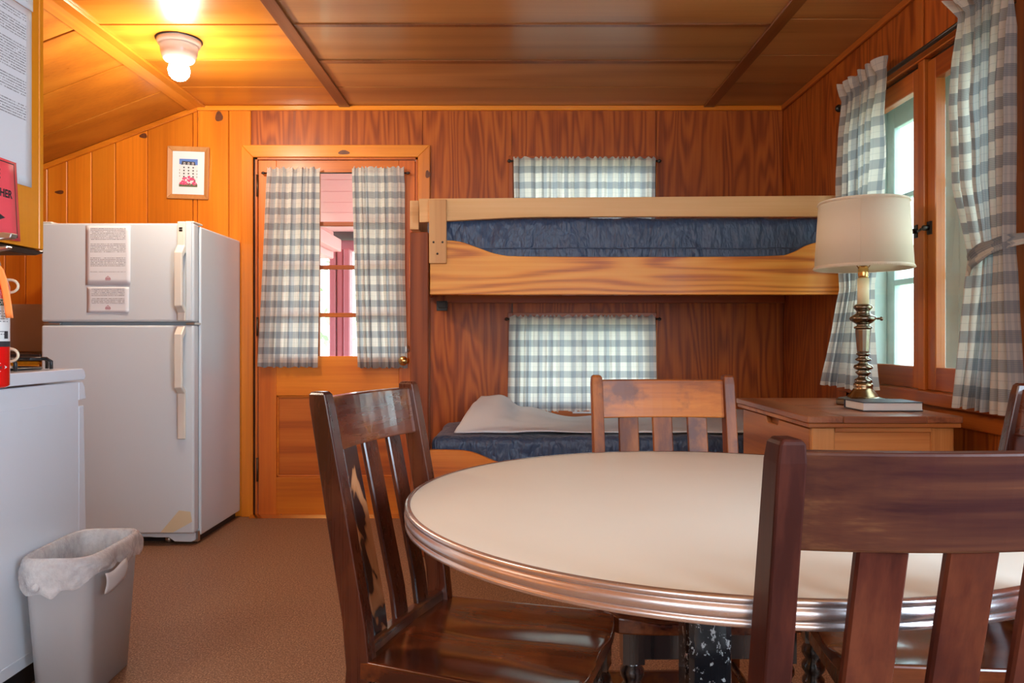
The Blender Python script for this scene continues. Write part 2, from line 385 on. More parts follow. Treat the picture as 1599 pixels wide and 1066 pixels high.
def plaid():
    t = NT('plaid_cotton'); tc = t.n('ShaderNodeTexCoord'); sp = t.n('ShaderNodeSeparateXYZ'); t.l(tc.outputs['UV'], sp.inputs[0])
    def band(c):
        P = .087
        f = t.math('FRACT', t.math('DIVIDE', c, P))
        main = t.math('MULTIPLY', t.math('GREATER_THAN', f, .56), .80)
        # darker core line pairs and a thin line in the pale part
        thr = t.math('FRACT', t.math('MULTIPLY', f, 16.0))
        lines = t.math('MULTIPLY', t.math('MULTIPLY', t.math('GREATER_THAN', thr, .55), main), .35)
        thin = t.math('MULTIPLY', t.math('COMPARE', f, .28, .012), .28)
        return t.math('ADD', t.math('SUBTRACT', main, lines), thin, clamp=True)
    a = band(sp.outputs[0]); b = band(sp.outputs[1])
    c = t.mix(t.math('MULTIPLY', a, .62), (.80,.76,.68), (.13,.20,.30))
    c = t.mix(t.math('MULTIPLY', b, .74), c, (.07,.12,.19))
    cb = t.n('ShaderNodeCombineXYZ'); t.l(t.math('MULTIPLY', sp.outputs[0], 700), cb.inputs[0]); t.l(t.math('MULTIPLY', sp.outputs[1], 60), cb.inputs[1])
    w = t.noise(cb.outputs[0], 1, 2, .6)
    c = t.mix(t.math('MULTIPLY', w, .22), c, (.45,.45,.45))
    t.set(base=c, rough=.85, spec=.15)
    tr = t.n('ShaderNodeBsdfTranslucent'); t.l(c, tr.inputs[0])
    mx = t.n('ShaderNodeMixShader'); mx.inputs[0].default_value = .5
    t.l(t.p.outputs[0], mx.inputs[1]); t.l(tr.outputs[0], mx.inputs[2]); t.l(mx.outputs[0], t.out.inputs[0])
    return t.mat
M['plaid'] = plaid()

def cloth_trans(name, col, fac, rough=.8):
    t = NT(name); v = t.coords((1,1,1), rand=False)
    t.set(base=col, rough=rough, spec=.2); t.bump(t.noise(v, 400, 2, .6), .15, .001)
    tr = t.n('ShaderNodeBsdfTranslucent'); tr.inputs[0].default_value = (*col, 1)
    mx = t.n('ShaderNodeMixShader'); mx.inputs[0].default_value = fac
    t.l(t.p.outputs[0], mx.inputs[1]); t.l(tr.outputs[0], mx.inputs[2]); t.l(mx.outputs[0], t.out.inputs[0]); return t.mat
M['shade'] = cloth_trans('lampshade_fabric', (.92,.80,.66), .45)
M['pad'] = plain('white_mattress_pad', (.70,.71,.74), .8, bump=.3, bscale=40)

def navy():
    t = NT('navy_vinyl'); v = t.coords((1,1,1))
    a = t.noise(t.vmath('MULTIPLY', v, (1.0,1.2,.45)), 16, 3, .55)
    nd = t.n('ShaderNodeTexNoise'); nd.inputs['Scale'].default_value = 7; nd.inputs['Distortion'].default_value = 1.5; nd.inputs['Detail'].default_value = 3
    t.l(t.vmath('MULTIPLY', v, (1.4,1.4,.7)), nd.inputs['Vector'])
    h = t.math('ADD', t.math('ABSOLUTE', t.math('SUBTRACT', a, .5)), t.math('MULTIPLY', nd.outputs[0], .7))
    t.set(base=(.035,.066,.135), rough=.42, spec=.55, sheen=.2); t.bump(h, .9, .03); return t.mat
M['navy'] = navy()

def glass():
    t = NT('window_glass')
    tr = t.n('ShaderNodeBsdfTransparent'); tr.inputs[0].default_value = (.94,.97,.96,1)
    gl = t.n('ShaderNodeBsdfGlossy'); gl.inputs['Roughness'].default_value = .03
    fr = t.n('ShaderNodeFresnel'); fr.inputs[0].default_value = 1.45
    ge = t.n('ShaderNodeNewGeometry')   # no total reflection on the way out: the pane is thin
    mx = t.n('ShaderNodeMixShader'); t.l(t.math('MULTIPLY', fr.outputs[0], t.math('SUBTRACT', 1.0, ge.outputs['Backfacing'])), mx.inputs[0]); t.l(tr.outputs[0], mx.inputs[1]); t.l(gl.outputs[0], mx.inputs[2])
    t.l(mx.outputs[0], t.out.inputs[0]); return t.mat
M['glass'] = glass()
def film():
    t = NT('clear_bin_liner'); v = t.coords((1,1,1), rand=False)
    n = t.noise(v, 28, 4, .7)
    t.set(base=(.86,.87,.90), rough=.25, spec=.6); t.bump(n, .8, .01)
    tr = t.n('ShaderNodeBsdfTransparent'); mx = t.n('ShaderNodeMixShader')
    t.l(t.math('MULTIPLY_ADD', n, .5, .22), mx.inputs[0]); t.l(tr.outputs[0], mx.inputs[1]); t.l(t.p.outputs[0], mx.inputs[2]); t.l(mx.outputs[0], t.out.inputs[0]); return t.mat
M['film'] = film()
def emit(name, col, s):
    t = NT(name); e = t.n('ShaderNodeEmission'); e.inputs[0].default_value = (*col, 1); e.inputs[1].default_value = s
    t.l(e.outputs[0], t.out.inputs[0]); return t.mat
M['bulb'] = emit('lit_bulb', (1, .93, .80), 40)
M['leaf'] = plain('green_leaves', (.30,.48,.20), .6, dirt=(.42,.56,.26), dirtamt=.6)
M['bark'] = plain('tree_bark', (.10,.07,.05), .8, bump=.5)
M['lawn'] = plain('dry_lawn', (.42,.45,.30), .9, dirt=(.5,.48,.36), dirtamt=.5)
M['screen'] = plain('insect_screen', (.30,.32,.35), .8)

# ------------------------------------------------------------------ dimensions
YW = 4.31      # face of the back wall
XR = 1.534     # face of the right wall
XL = -3.2; YN = -1.6; ZC = 2.32
XS = -1.773; SL = .38                    # where the ceiling starts to slope, and how steeply
XK = -1.37                               # side face of stove and cabinet
def zceil(x): return ZC if x > XS else ZC-SL*(XS-x)
def W2(px, py, y): return ((px-799.5)*y/FPX, CAMH+(530-py)*y/FPX)

# ================================================================== STRUCTURE
fl = struct(ob('floor', B(XL-.1, XR+.1, YN-.1, YW+.15, -.06, 0), M['floor']))

# ---- back wall: core slab with real openings, plank and panel children
DX0, DX1, DZ1 = -1.452, -.533, 2.03       # door opening
UW = (.005, .815, 1.62, 2.02)             # upper window opening x0,x1,z0,z1
LW = (.005, .815, .60, 1.125)
mb = MB()
for x0, x1, z0, z1 in [(XL, DX0, 0, 2.4), (DX0, DX1, DZ1, 2.4), (DX1, UW[0], 0, 2.4), (UW[0], UW[1], UW[3], 2.4), (UW[0], UW[1], LW[3], UW[2]), (UW[0], UW[1], 0, LW[2]), (UW[1], XR+.1, 0, 2.4)]:
    mb.box(x0, x1, YW+.018, YW+.12, z0, z1)
wb = struct(ob('wall_back', mb, M['ceil_dark']))
def plank(x0, x1, z0, ztop, mat='pine', bev=.004, parent=wb, g=.0015):
    # back-wall plank; ztop(x) follows the ceiling
    a, b = x0+g, x1-g
    xs = [a, b]
    if a < XS < b: xs = [a, XS, b]
    pl = [(b, z0), (a, z0)] + [(x, ztop(x)) for x in xs]
    mb = MB().prism(pl, 'y', YW, YW+.018)
    return ob('board' if mat == 'pine' else 'panel', mb, M[mat], parent, bev=bev)
top = lambda x: zceil(x)-.002
px_edges = [-40, 8, 40, 74, 105, 143, 180, 230, 301, 308, 357, 392]
xe = [(p-799.5)/276 for p in px_edges]
for a, b in zip(xe[:-1], xe[1:]): plank(a, b, 0, top)
plank(XL, xe[0], 0, top)
# door jamb strip of pine left of the casing is covered by the last board; fir panels to the right
x660, x799, x1020 = (660-799.5)/276, (799-799.5)/276, (1020-799.5)/276
plank(xe[-1], x660, DZ1+.0, top, 'red_v', .001, g=.001)
plank(DX1, x799, 0, lambda x: top(x) if x > x660-.001 else top(x), 'red_v', .001, g=.001) if False else None
ob('panel', MB().prism([(DX1+.001,0),(x799-.001,0),(x799-.001,ZC-.002),(x660+.001,ZC-.002),(x660+.001,DZ1-.001),(DX1+.001,DZ1-.001)], 'y', YW, YW+.018), M['red_v'], wb, bev=.001)
ob('panel', B(x799+.001, UW[1]-.001, YW, YW+.018, UW[3]+.001, ZC-.002), M['red_v'], wb, bev=.001)
ob('panel', B(x799+.007, UW[1]-.001, YW, YW+.018, LW[3]+.001, UW[2]-.001), M['red_v'], wb, bev=.001)
ob('panel', B(x799+.007, UW[1]-.001, YW, YW+.018, 0, LW[2]-.001), M['red_v'], wb, bev=.001)
ob('panel', B(UW[1]+.001, XR-.001, YW, YW+.018, 0, ZC-.002), M['red_v'], wb, bev=.001)
def flat(name, x0, x1, z0, z1, y0, y1, mat, parent, bev=.0): return ob(name, B(x0, x1, y0, y1, z0, z1), M[mat], parent, bev=bev)

# ---- right wall
WY0, WY1, WZ0, WZ1 = 2.30, 3.40, .80, 2.04    # big window opening
SY0, SY1 = -.95, .35                           # second window on the same wall, beside the camera
mb = MB()
for y0, y1, z0, z1 in [(YN-.1, SY0, 0, 2.4), (SY0, SY1, 0, .85), (SY0, SY1, 2.0, 2.4), (SY1, WY0, 0, 2.4), (WY0, WY1, 0, WZ0), (WY0, WY1, WZ1, 2.4), (WY1, YW+.12, 0, 2.4)]:
    mb.box(XR+.018, XR+.12, y0, y1, z0, z1)
wr = struct(ob('wall_right', mb, M['ceil_dark']))
def rpanel(y0, y1, z0, z1, mat='red_v', name='panel', t=.018, x=XR):
    return ob(name, B(x, x+t, y0+.001, y1-.001, z0, z1), M[mat], wr, bev=.001)
rpanel(3.40, YW, 0, ZC-.002)
rpanel(2.87, 3.40, WZ1+.001, ZC-.002); rpanel(2.30, 2.87, WZ1+.001, ZC-.002)
rpanel(2.30, 2.87, 0, WZ0-.001); rpanel(2.87, 3.40, 0, WZ0-.001)
rpanel(1.3, 2.30, 0, ZC-.002); rpanel(SY1, 1.3, 0, ZC-.002)
rpanel(SY0, SY1, 0, .849); rpanel(SY0, SY1, 2.001, ZC-.002); rpanel(YN, SY0, 0, ZC-.002)
ob('batten', B(XR-.008, XR, 2.835, 2.885, 2.085, ZC-.03), M['red_trim'], wr, bev=.002)
ob('batten', B(XR-.008, XR, 2.10, 2.15, .0, ZC-.03), M['red_trim'], wr, bev=.002)

# ---- left and near walls, kitchen partition
wl = struct(ob('wall_left', B(XL-.1, XL, YN-.1, YW+.1, 0, 2.4), M['cab']))
mb = MB()
NW = [(-1.3, -.2), (.25, 1.35)]
for x0, x1, z0, z1 in [(XL, -1.3, 0, 2.4), (-1.3, -.2, 0, .9), (-1.3, -.2, 2.1, 2.4), (-.2, .25, 0, 2.4), (.25, 1.35, 0, .9), (.25, 1.35, 2.1, 2.4), (1.35, XR+.1, 0, 2.4)]:
    mb.box(x0, x1, YN-.1, YN, z0, z1)
wn = struct(ob('wall_near', mb, M['bounce_white']))
for i, (x0, x1) in enumerate(NW):
    mb = MB()
    for a, b, c, d in [(x0-.06, x0+.02, .84, 2.16), (x1-.02, x1+.06, .84, 2.16), (x0, x1, .84, .92), (x0, x1, 2.08, 2.16), ((x0+x1)/2-.02, (x0+x1)/2+.02, .9, 2.1)]:
        mb.box(a, b, YN-.02, YN+.02, c, d)
    struct(ob('window_%d' % (4+i), mb, M['pine_trim']))
struct(ob('wall_kitchen', MB().prism([(XL, 0), (-1.42, 0), (-1.42, ZC-.002), (XS, ZC-.002), (XL, zceil(XL)-.002)], 'y', 1.70, 1.78), M['bounce_white']))

# ---- ceiling: slab plus panels and battens
ce = MB().prism([(XR+.1, ZC+.012), (XS, ZC+.012), (XL, zceil(XL)+.012), (XL, zceil(XL)+.1), (XS, ZC+.1), (XR+.1, ZC+.1)], 'y', YN-.1, YW+.12)
ce = struct(ob('ceiling', ce, M['ceil_dark']))
seam = [2.78-.41*k for k in range(10, 0, -1)] + [2.78, 3.195, 3.60, 3.985, YW]
seam = [YN-.05]+[s for s in seam if s > YN]
XB1, XB2 = -.944, 1.110
cols = [(XL, XS), (XS, XB1), (XB1, XB2), (XB2, XR)]
for ci, (x0, x1) in enumerate(cols):
    off = {0: 0, 1: 0.0, 2: 0.0, 3: -.06}[ci]
    for k in range(len(seam)-1):
        y0 = seam[k]+(off if 0 < k else 0); y1 = seam[k+1]+(off if k+1 < len(seam)-1 else 0)
        g = (.007, .003, .0045)[k % 3]
        mb = MB()
        if ci == 0:
            mb.prism([(x0, zceil(x0)), (x1, ZC), (x1, ZC+.012), (x0, zceil(x0)+.012)], 'y', y0+g, y1-g)
        else:
            mb.box(x0+.002, x1-.002, y0+g, y1-g, ZC, ZC+.012)
        ob('panel', mb, M['ceil_bulb_lit' if ci < 2 else 'ceil'], ce, bev=.002)
for xb in (XB1, XB2):
    ob('batten', B(xb-.03, xb+.03, YN, YW-.001, ZC-.012, ZC-.0005), M['ceil_batten'], ce, bev=.002)
ob('batten', MB().prism([(XS-.05, ZC-.0005-SL*.05), (XS, ZC-.0005), (XS+.045, ZC-.0005), (XS+.045, ZC-.012), (XS, ZC-.013), (XS-.05, ZC-.013-SL*.05)], 'y', YN, YW-.001), M['amber_batten'], ce, bev=.001)
for y in (3.195, 3.60):
    ob('batten', B(XB1+.032, XB2-.032, y-.012 if y < 3.4 else y-.002, y+.012 if y < 3.4 else y+.034, ZC-.005, ZC-.0005), M['ceil_batten'], ce)

# ---- crown trim
struct(ob('trim_1', MB().prism([(XS-.0, ZC-.001), (XR, ZC-.001), (XR, ZC-.028), (XS-.004, ZC-.028)], 'y', YW-.018, YW-.0005), M['pine_trim'], bev=.003))
struct(ob('trim_2', MB().prism([(XL, zceil(XL)-.001), (XS, ZC-.001), (XS-.004, ZC-.032), (XL, zceil(XL)-.034)], 'y', YW-.018, YW-.0005), M['pine_trim'], bev=.003))
struct(ob('trim_3', B(XR-.018, XR-.0005, YN, YW-.02, ZC-.030, ZC-.001), M['red_trim_y'], bev=.003))
struct(ob('trim_4', B(XR-.014, XR-.0005, YW-.014, YW-.0005, 0, ZC-.03), M['red_v'], bev=.003)) if False else None
struct(ob('baseboard_back', B(DX1+.09, XR, YW-.012, YW-.0005, 0, .07), M['red_trim_x'], bev=.002))

# ================================================================== DOOR
door = bpy.data.objects.new('door_1', None); COL.objects.link(door); door['kind'] = 'structure'
y0 = YW-.014
# casing: left, right, head (mitred)
cl, cr, ctop = (378-799.5)/276, (672-799.5)/276, CAMH+(530-227)/276
il, ir, itop = (396-799.5)/276, (653-799.5)/276, CAMH+(530-246)/276
ob('casing', MB().prism([(cl, 0), (il, 0), (il, itop), (cl, ctop)], 'y', y0, YW-.0005), M['pine_trim_v'], door, bev=.003)
ob('casing', MB().prism([(ir, 0), (cr, 0), (cr, ctop), (ir, itop)], 'y', y0, YW-.0005), M['pine_trim_v'], door, bev=.003)
ob('casing', MB().prism([(il, itop), (ir, itop), (cr, ctop), (cl, ctop)], 'y', y0, YW-.0005), M['pine_trim'], door, bev=.003)
ob('jamb', MB().box(DX0, DX0+.012, YW, YW+.11, 0, DZ1).box(DX1-.012, DX1, YW, YW+.11, 0, DZ1).box(DX0, DX1, YW, YW+.11, DZ1-.012, DZ1), M['door'], door)
sx0, sx1, st = DX0+.016, DX1-.016, DZ1-.016
gx0, gx1 = (430-799.5)/277, (622-799.5)/277
gz0, gz1 = CAMH+(530-556)/277, CAMH+(530-268)/277
ys0, ys1 = YW+.004, YW+.042
ob('stile', B(sx0, gx0, ys0, ys1, .012, st), M['door'], door, bev=.002)
ob('stile', B(gx1, sx1, ys0, ys1, .012, st), M['door'], door, bev=.002)
ob('rail', B(gx0, gx1, ys0, ys1, gz1, st), M['door_h'], door, bev=.002)
pz1, pz0 = CAMH+(530-618)/277, CAMH+(530-746)/277
ob('rail', B(gx0, gx1, ys0, ys1, pz1, gz0), M['door_h'], door, bev=.002)
ob('rail', B(gx0, gx1, ys0, ys1, .012, pz0), M['door_h'], door, bev=.002)
ob('door_panel', B(gx0, gx1, ys0+.014, ys1-.01, pz0, pz1), M['door_panel'], door)
mc = MB()
for a, b, c, d in [(gx0, gx1, pz0, pz0+.012), (gx0, gx1, pz1-.012, pz1), (gx0, gx0+.012, pz0, pz1), (gx1-.012, gx1, pz0, pz1)]:
    mc.box(a, b, ys0+.006, ys0+.014, c, d)
ob('panel_molding', mc, M['door_h'], door, bev=.003)
for py in (348.5, 416.5, 491.5):
    z = CAMH+(530-py)/277
    ob('muntin', B(gx0, gx1, ys0+.006, ys1-.006, z-.012, z+.012), M['red_trim_x'], door, bev=.003)
for px in (494.5, 558.5):
    x = (px-799.5)/277
    ob('muntin', B(x-.011, x+.011, ys0+.008, ys1-.008, gz0, gz1), M['red_trim'], door, bev=.003)
cols_x = [gx0, (494.5-799.5)/277, (558.5-799.5)/277, gx1]
rows_z = [gz0]+[CAMH+(530-p)/277 for p in (491.5, 416.5, 348.5)]+[gz1]
for i in range(3):
    for j in range(4):
        ob('pane', B(cols_x[i]+.008, cols_x[i+1]-.008, ys0+.017, ys0+.020, rows_z[j]+.008, rows_z[j+1]-.008), M['glass'], door)
for py0, py1 in ((273, 306), (496, 524), (716, 752)):
    za, zb = CAMH+(530-py0)/277, CAMH+(530-py1)/277
    ob('hinge', MB().lathe([(.006, 0), (.006, za-zb)], (DX0+.013, YW-.004, zb), 10).lathe([(.008, 0), (.008, .004)], (DX0+.013, YW-.004, za), 10), M['hinge'], door)
kx, kz = (631-799.5)/277, CAMH+(530-563)/277
ob('door_knob', MB().lathe([(.028, 0), (.028, -.004), (.012, -.006), (.011, -.03), (.024, -.042), (.027, -.055), (.020, -.066), (0, -.069)], (kx, ys0, kz), 24, axis='y'), M['brass'], door)
ob('deadbolt', MB().lathe([(.022, 0), (.022, -.006), (.012, -.01), (.008, -.02), (0, -.02)], (kx+.012, ys0, kz+.065), 20, axis='y').box(kx+.009, kx+.015, ys0-.032, ys0-.018, kz+.05, kz+.08), M['steel'], door)
ob('threshold', MB().prism([(YW-.05, .001), (YW+.10, .001), (YW+.08, .014), (YW-.02, .014)], 'x', DX0-.02, DX1+.02), M['brass'], door)
for q in (DX0+.15, -1.0, DX1-.2):
    ob('screw', MB().lathe([(.004, 0), (.003, .001), (0, .0012)], (q, YW-.012, .0143), 8), M['dkmetal'], door)

# ================================================================== BACK WINDOWS
def back_window(n, w, casingL, casingR, topz, bottom=None, latch=False):
    x0, x1, z0, z1 = w
    r = bpy.data.objects.new('window_%d' % n, None); COL.objects.link(r); r['kind'] = 'structure'
    yc = YW-.012
    ob('casing', B(casingL, x0, yc, YW-.0005, z0-.03, topz), M['red_trim'], r, bev=.002)
    ob('casing', B(x1, casingR, yc, YW-.0005, z0-.03, topz), M['red_trim'], r, bev=.002)
    ob('casing', B(x0, x1, yc, YW-.0005, z1, topz), M['red_trim_x'], r, bev=.002)
    ob('window_sill', B(casingL-.01, casingR+.01, YW-.03, YW-.0005, z0-.045, z0), M['red_trim_x'], r, bev=.003)
    ys = YW+.03
    for a, b, c, d in [(x0, x0+.04, z0, z1), (x1-.04, x1, z0, z1), (x0+.04, x1-.04, z0, z0+.05), (x0+.04, x1-.04, z1-.04, z1)]:
        ob('sash_frame', B(a, b, ys, ys+.035, c, d), M['red_trim'] if b-a < .1 else M['red_trim_x'], r, bev=.002)
    xm = (x0+x1)/2
    ob('muntin', B(xm-.011, xm+.011, ys+.006, ys+.03, z0+.05, z1-.04), M['red_trim'], r, bev=.002)
    ob('pane', B(x0+.04, xm-.011, ys+.016, ys+.019, z0+.05, z1-.04), M['glass'], r)
    ob('pane', B(xm+.011, x1-.04, ys+.016, ys+.019, z0+.05, z1-.04), M['glass'], r)
    if latch:
        ob('latch', MB().box(xm-.07, xm+.07, YW-.036, YW-.030, z0-.014, z0-.004).box(xm-.06, xm-.045, YW-.045, YW-.036, z0-.012, z0+.008).box(xm+.045, xm+.06, YW-.045, YW-.036, z0-.012, z0+.008), M['steel'], r)
    return r
back_window(2, UW, -.020, .822, CAMH+(530-243)/277)
back_window(3, LW, -.024, .822, CAMH+(530-488)/277, latch=True)

# ================================================================== RIGHT WINDOW (casements, and storm frame outside)
w1 = bpy.data.objects.new('window_1', None); COL.objects.link(w1); w1['kind'] = 'structure'
xc = XR-.014
def rbox(name, y0, y1, z0, z1, x0, x1, mat, bev=.003, parent=w1): return ob(name, B(x0, x1, y0, y1, z0, z1), M[mat], parent, bev=bev)
rbox('casing', WY0-.075, WY1+.07, WZ1, 2.085, xc, XR-.0005, 'red_trim_y')
rbox('casing', WY0-.075, WY0, WZ0-.06, WZ1, xc, XR-.0005, 'red_trim')
rbox('casing', WY1, WY1+.07, WZ0-.06, WZ1, xc, XR-.0005, 'red_trim')
rbox('window_sill', WY0-.09, WY1+.09, WZ0-.035, WZ0+.012, XR-.045, XR+.02, 'red_trim_y')
rbox('casing', WY0-.075, WY1+.07, WZ0-.10, WZ0-.035, xc, XR-.0005, 'red_trim_y')
ym = 2.845
rbox('mullion', ym-.022, ym+.022, WZ0+.012, WZ1, XR-.008, XR+.06, 'red_trim')
for a, b in ((WY0, ym-.022), (ym+.022, WY1)):
    s = .055
    xa, xb = XR+.004, XR+.042
    rbox('sash_frame', a+.002, a+s, WZ0+.014, WZ1-.012, xa, xb, 'red_trim')
    rbox('sash_frame', b-s, b-.002, WZ0+.014, WZ1-.012, xa, xb, 'red_trim')
    rbox('sash_frame', a+s, b-s, WZ0+.014, WZ0+.098, xa, xb, 'red_trim_y')
    rbox('sash_frame', a+s, b-s, WZ1-.09, WZ1-.012, xa, xb, 'red_trim_y')
    rbox('pane', a+s, b-s, WZ0+.098, WZ1-.09, xa+.018, xa+.021, 'glass', 0)
    # storm window beyond, painted pale green
    xa, xb = XR+.135, XR+.165
    for (c, d, e, f) in [(a-.02, a+.07, WZ0-.02, WZ1+.02), (b-.07, b+.02, WZ0-.02, WZ1+.02), (a+.07, b-.07, WZ0-.02, WZ0+.09), (a+.07, b-.07, WZ1-.12, WZ1+.02), (a+.07, b-.07, 1.235, 1.260), (a+.07, b-.07, 1.60, 1.622)]:
        rbox('storm_frame', c, d, e, f, xa, xb, 'teal')
    rbox('pane', a+.07, b-.07, WZ0+.09, WZ1-.12, xa+.012, xa+.015, 'glass', 0)
rbox('jamb', WY0, WY0+.012, WZ0, WZ1, XR+.043, XR+.134, 'teal'); rbox('jamb', WY1-.012, WY1, WZ0, WZ1, XR+.043, XR+.134, 'teal')
rbox('jamb', WY0+.013, WY1-.013, WZ1-.012, WZ1, XR+.043, XR+.134, 'teal'); rbox('jamb', WY0+.013, WY1-.013, WZ0, WZ0+.012, XR+.061, XR+.134, 'teal')
for yy in (ym-.045, ym+.045):
    zz = 1.410
    ob('latch', MB().box(XR-.004, XR+.004, yy-.011, yy+.011, zz-.024, zz+.024).lathe([(.010, 0), (.010, -.02), (.006, -.024)], (XR-.004, yy, zz), 14, axis='x').tube([(XR-.022, yy, zz), (XR-.026, yy+.012, zz-.004), (XR-.026, yy+.03, zz-.008)], .005), M['dkmetal'], w1)
# second right-wall window beside the camera (outside the frame), plain frame
mb = MB()
for a, b, c, d in [(SY0-.06, SY0+.02, .79, 2.06), (SY1-.02, SY1+.06, .79, 2.06), (SY0, SY1, .79, .87), (SY0, SY1, 1.98, 2.06), (-.32, -.28, .85, 2.0)]:
    mb.box(XR-.02, XR+.02, a, b, c, d)
struct(ob('window_6', mb, M['red_trim']))

# ================================================================== OUTSIDE
struct(ob('ground', B(-14, 16, YW+.2, 26, -.5, -.45), M['lawn']))
struct(ob('ground', B(XR+.3, 16, -8, YW+.2, -.5, -.45), M['lawn']))
porch = thing('porch', 'pink painted porch with board ceiling, beam and fluted red post beyond the door glass', 'porch')
pc0, pc1 = YW+.16, 6.35
def pcz(y): return 2.075-.17*(y-4.6)
n = 9
for k in range(n):
    a = pc0+(pc1-pc0)*k/n+.003; b = pc0+(pc1-pc0)*(k+1)/n-.003
    ob('ceiling_board', MB().prism([(a, pcz(a)), (b, pcz(b)), (b, pcz(b)+.02), (a, pcz(a)+.02)], 'x', -2.6, .1), M['pinkpaint'], porch, bev=.003)
ob('fascia', B(-1.32, -1.254, pc0, 5.60, 1.645, 1.734), M['pinkpaint'], porch, bev=.004)
ob('beam', B(-1.42, -1.325, pc0, 5.66, 1.60, 1.80), M['pinkpaint'], porch, bev=.004)
ob('beam', B(-2.6, .1, 6.06, 6.16, 1.705, 1.80), M['redpaint'], porch, bev=.004)
ob('log_beam', MB().lathe([(.042, 0), (.045, 1.3), (.042, 2.6)], (-2.55, 6.00, 1.825), 12, axis='x'), M['log'], porch)
for k, xx in enumerate((-1.41, -1.355, -1.300)):
    ob('post_board', B(xx+.003, xx+.051, 5.86+(.014 if k % 2 else 0), 5.98, -.30, 1.70), M['redpaint'], porch, bev=.008)
ob('deck', B(-2.6, .1, pc0-.02, 6.35, -.45, -.30), M['redpaint'], porch)
tree_n = 0
def tree(x, y, z0, h, R, label):
    t = thing('tree', label, 'tree', (x, y, z0), 0)
    ob('trunk', MB().tube([(0, 0, 0), (.05, .03, h*.4), (0, 0, h*.75)], [.12, .09, .05], 8), M['bark'], t)
    rnd = random.Random(int(x*100)); mb = MB()
    for i in range(420):
        a = rnd.uniform(0, 2*PI); u = rnd.uniform(-1, 1); r = R*rnd.uniform(.45, 1)
        c = Vector((r*math.cos(a)*math.sqrt(1-u*u), r*math.sin(a)*math.sqrt(1-u*u), h*.62+u*h*.42))
        d = Vector((rnd.uniform(-1, 1), rnd.uniform(-1, 1), rnd.uniform(-1, 1))).normalized(); e = d.orthogonal().normalized(); s = rnd.uniform(.07, .13)
        mb.add([c-d*s, c+e*s*.5, c+d*s, c-e*s*.5], [(0, 1, 2, 3)])
    f = ob('foliage', mb, M['leaf'], t, fixn=False); f['kind'] = 'stuff'
tree(.2, 10.5, -.45, 2.6, 1.0, 'leafy green tree seen dimly through the lower bunk window curtain')
tree(2.6, 13.5, -.45, 3.6, 1.3, 'leafy tree farther off behind the bunk window curtains')
tree(-3.6, 13.5, -.45, 3.4, 1.0, 'leafy tree in the yard left of the red porch post')
tree(9.5, 12.5, -.45, 3.0, 1.4, 'leafy tree outside the right-hand casement window')

# ================================================================== CURTAINS
def lerp(a, b, t): return a+(b-a)*t
def interp(rows, v):
    # rows: (v, ...) sorted
    for a, b in zip(rows[:-1], rows[1:]):
        if v <= b[0]:
            t = (v-a[0])/max(1e-9, b[0]-a[0]); t = t*t*(3-2*t) if len(a) < 0 else t
            return [lerp(p, q, t) for p, q in zip(a[1:], b[1:])]
    return list(rows[-1][1:])
def curtain(name, wall, rows, cloth, folds, label, group=None, seed=1, nu=150, nv=60, uoff=0.0):
    # rows: (z, s0, s1, stand-off from the wall, fold depth) from the top down
    zt, zb = rows[0][0], rows[-1][0]
    R = [((zt-r[0])/(zt-zb),)+tuple(r[1:]) for r in rows]
    rn = random.Random(seed); ph = [rn.uniform(0, 6.28) for _ in range(4)]
    def fn(u, v):
        s0, s1, off, amp = interp(R, v)
        # uneven folds
        uu = u+.02*math.sin(2*PI*u*2.3+ph[0])+.012*math.sin(2*PI*u*5.1+ph[1])-.02*math.sin(ph[0])*(1-u)
        a = 2*PI*folds*uu
        s = lerp(s0, s1, u)+.25*amp*math.sin(2*a+ph[2])
        o = off+amp*(math.sin(a+.7*math.sin(3.1*v+ph[3]))*.8+.3*math.sin(a*2.17+ph[1]))
        o += .004*mnoise.noise(Vector((u*9, v*7, seed)))
        z = lerp(zt, zb, v)+ (.006*math.sin(a*1.7+ph[2]) if v < .02 else 0) - (.004*math.sin(a+ph[1]) if v > .985 else 0)
        return (s, YW-o, z) if wall == 'back' else (XR-o, s, z)
    mb = MB().grid(fn, nu, nv, uvfn=lambda u, v: (u*cloth+uoff, v*(zt-zb)))
    o = ob(name, mb, M['plaid'], fixn=False)
    return tag(o, label, 'curtain', group)
def pz(py, y): return CAMH+(530-py)*y/FPX
def pxx(px, y): return (px-799.5)*y/FPX
yd = YW-.035
sc = lambda p: pxx(p, yd)
G = 'plaid curtains on the porch door'
curtain('curtain', 'back', [(pz(262, yd), sc(416), sc(499), .035, .012), (pz(270, yd), sc(417), sc(499), .040, .004), (pz(290, yd), sc(414), sc(498), .030, .009), (pz(420, yd), sc(408), sc(497), .032, .012), (pz(573, yd), sc(401), sc(495), .034, .014)],
        .46, 7, 'green and cream plaid curtain on the left half of the porch door', G, 3)
curtain('curtain', 'back', [(pz(261, yd), sc(550), sc(631), .035, .012), (pz(269, yd), sc(550), sc(631), .040, .004), (pz(290, yd), sc(550), sc(632), .030, .010), (pz(420, yd), sc(554), sc(632), .032, .012), (pz(574, yd), sc(559), sc(636), .034, .014)],
        .46, 7, 'plaid curtain on the knob side of the porch door', G, 5, uoff=.03)
def rod(name, p0, p1, r, label, ends=True):
    p0, p1 = Vector(p0), Vector(p1)
    t = thing(name, label, 'curtain rod', p0)
    ob('pole', MB().tube([(0, 0, 0), p1-p0], r, 10), M['dkmetal'], t)
    d = (p1-p0).normalized()
    for q, s in ((Vector((0, 0, 0)), -1), (p1-p0, 1)):
        ob('finial', MB().tube([q+d*s*k for k in (0, .008, .016, .022)], [r, r*2.0, r*1.8, .001], 10), M['dkmetal'], t)
    return t
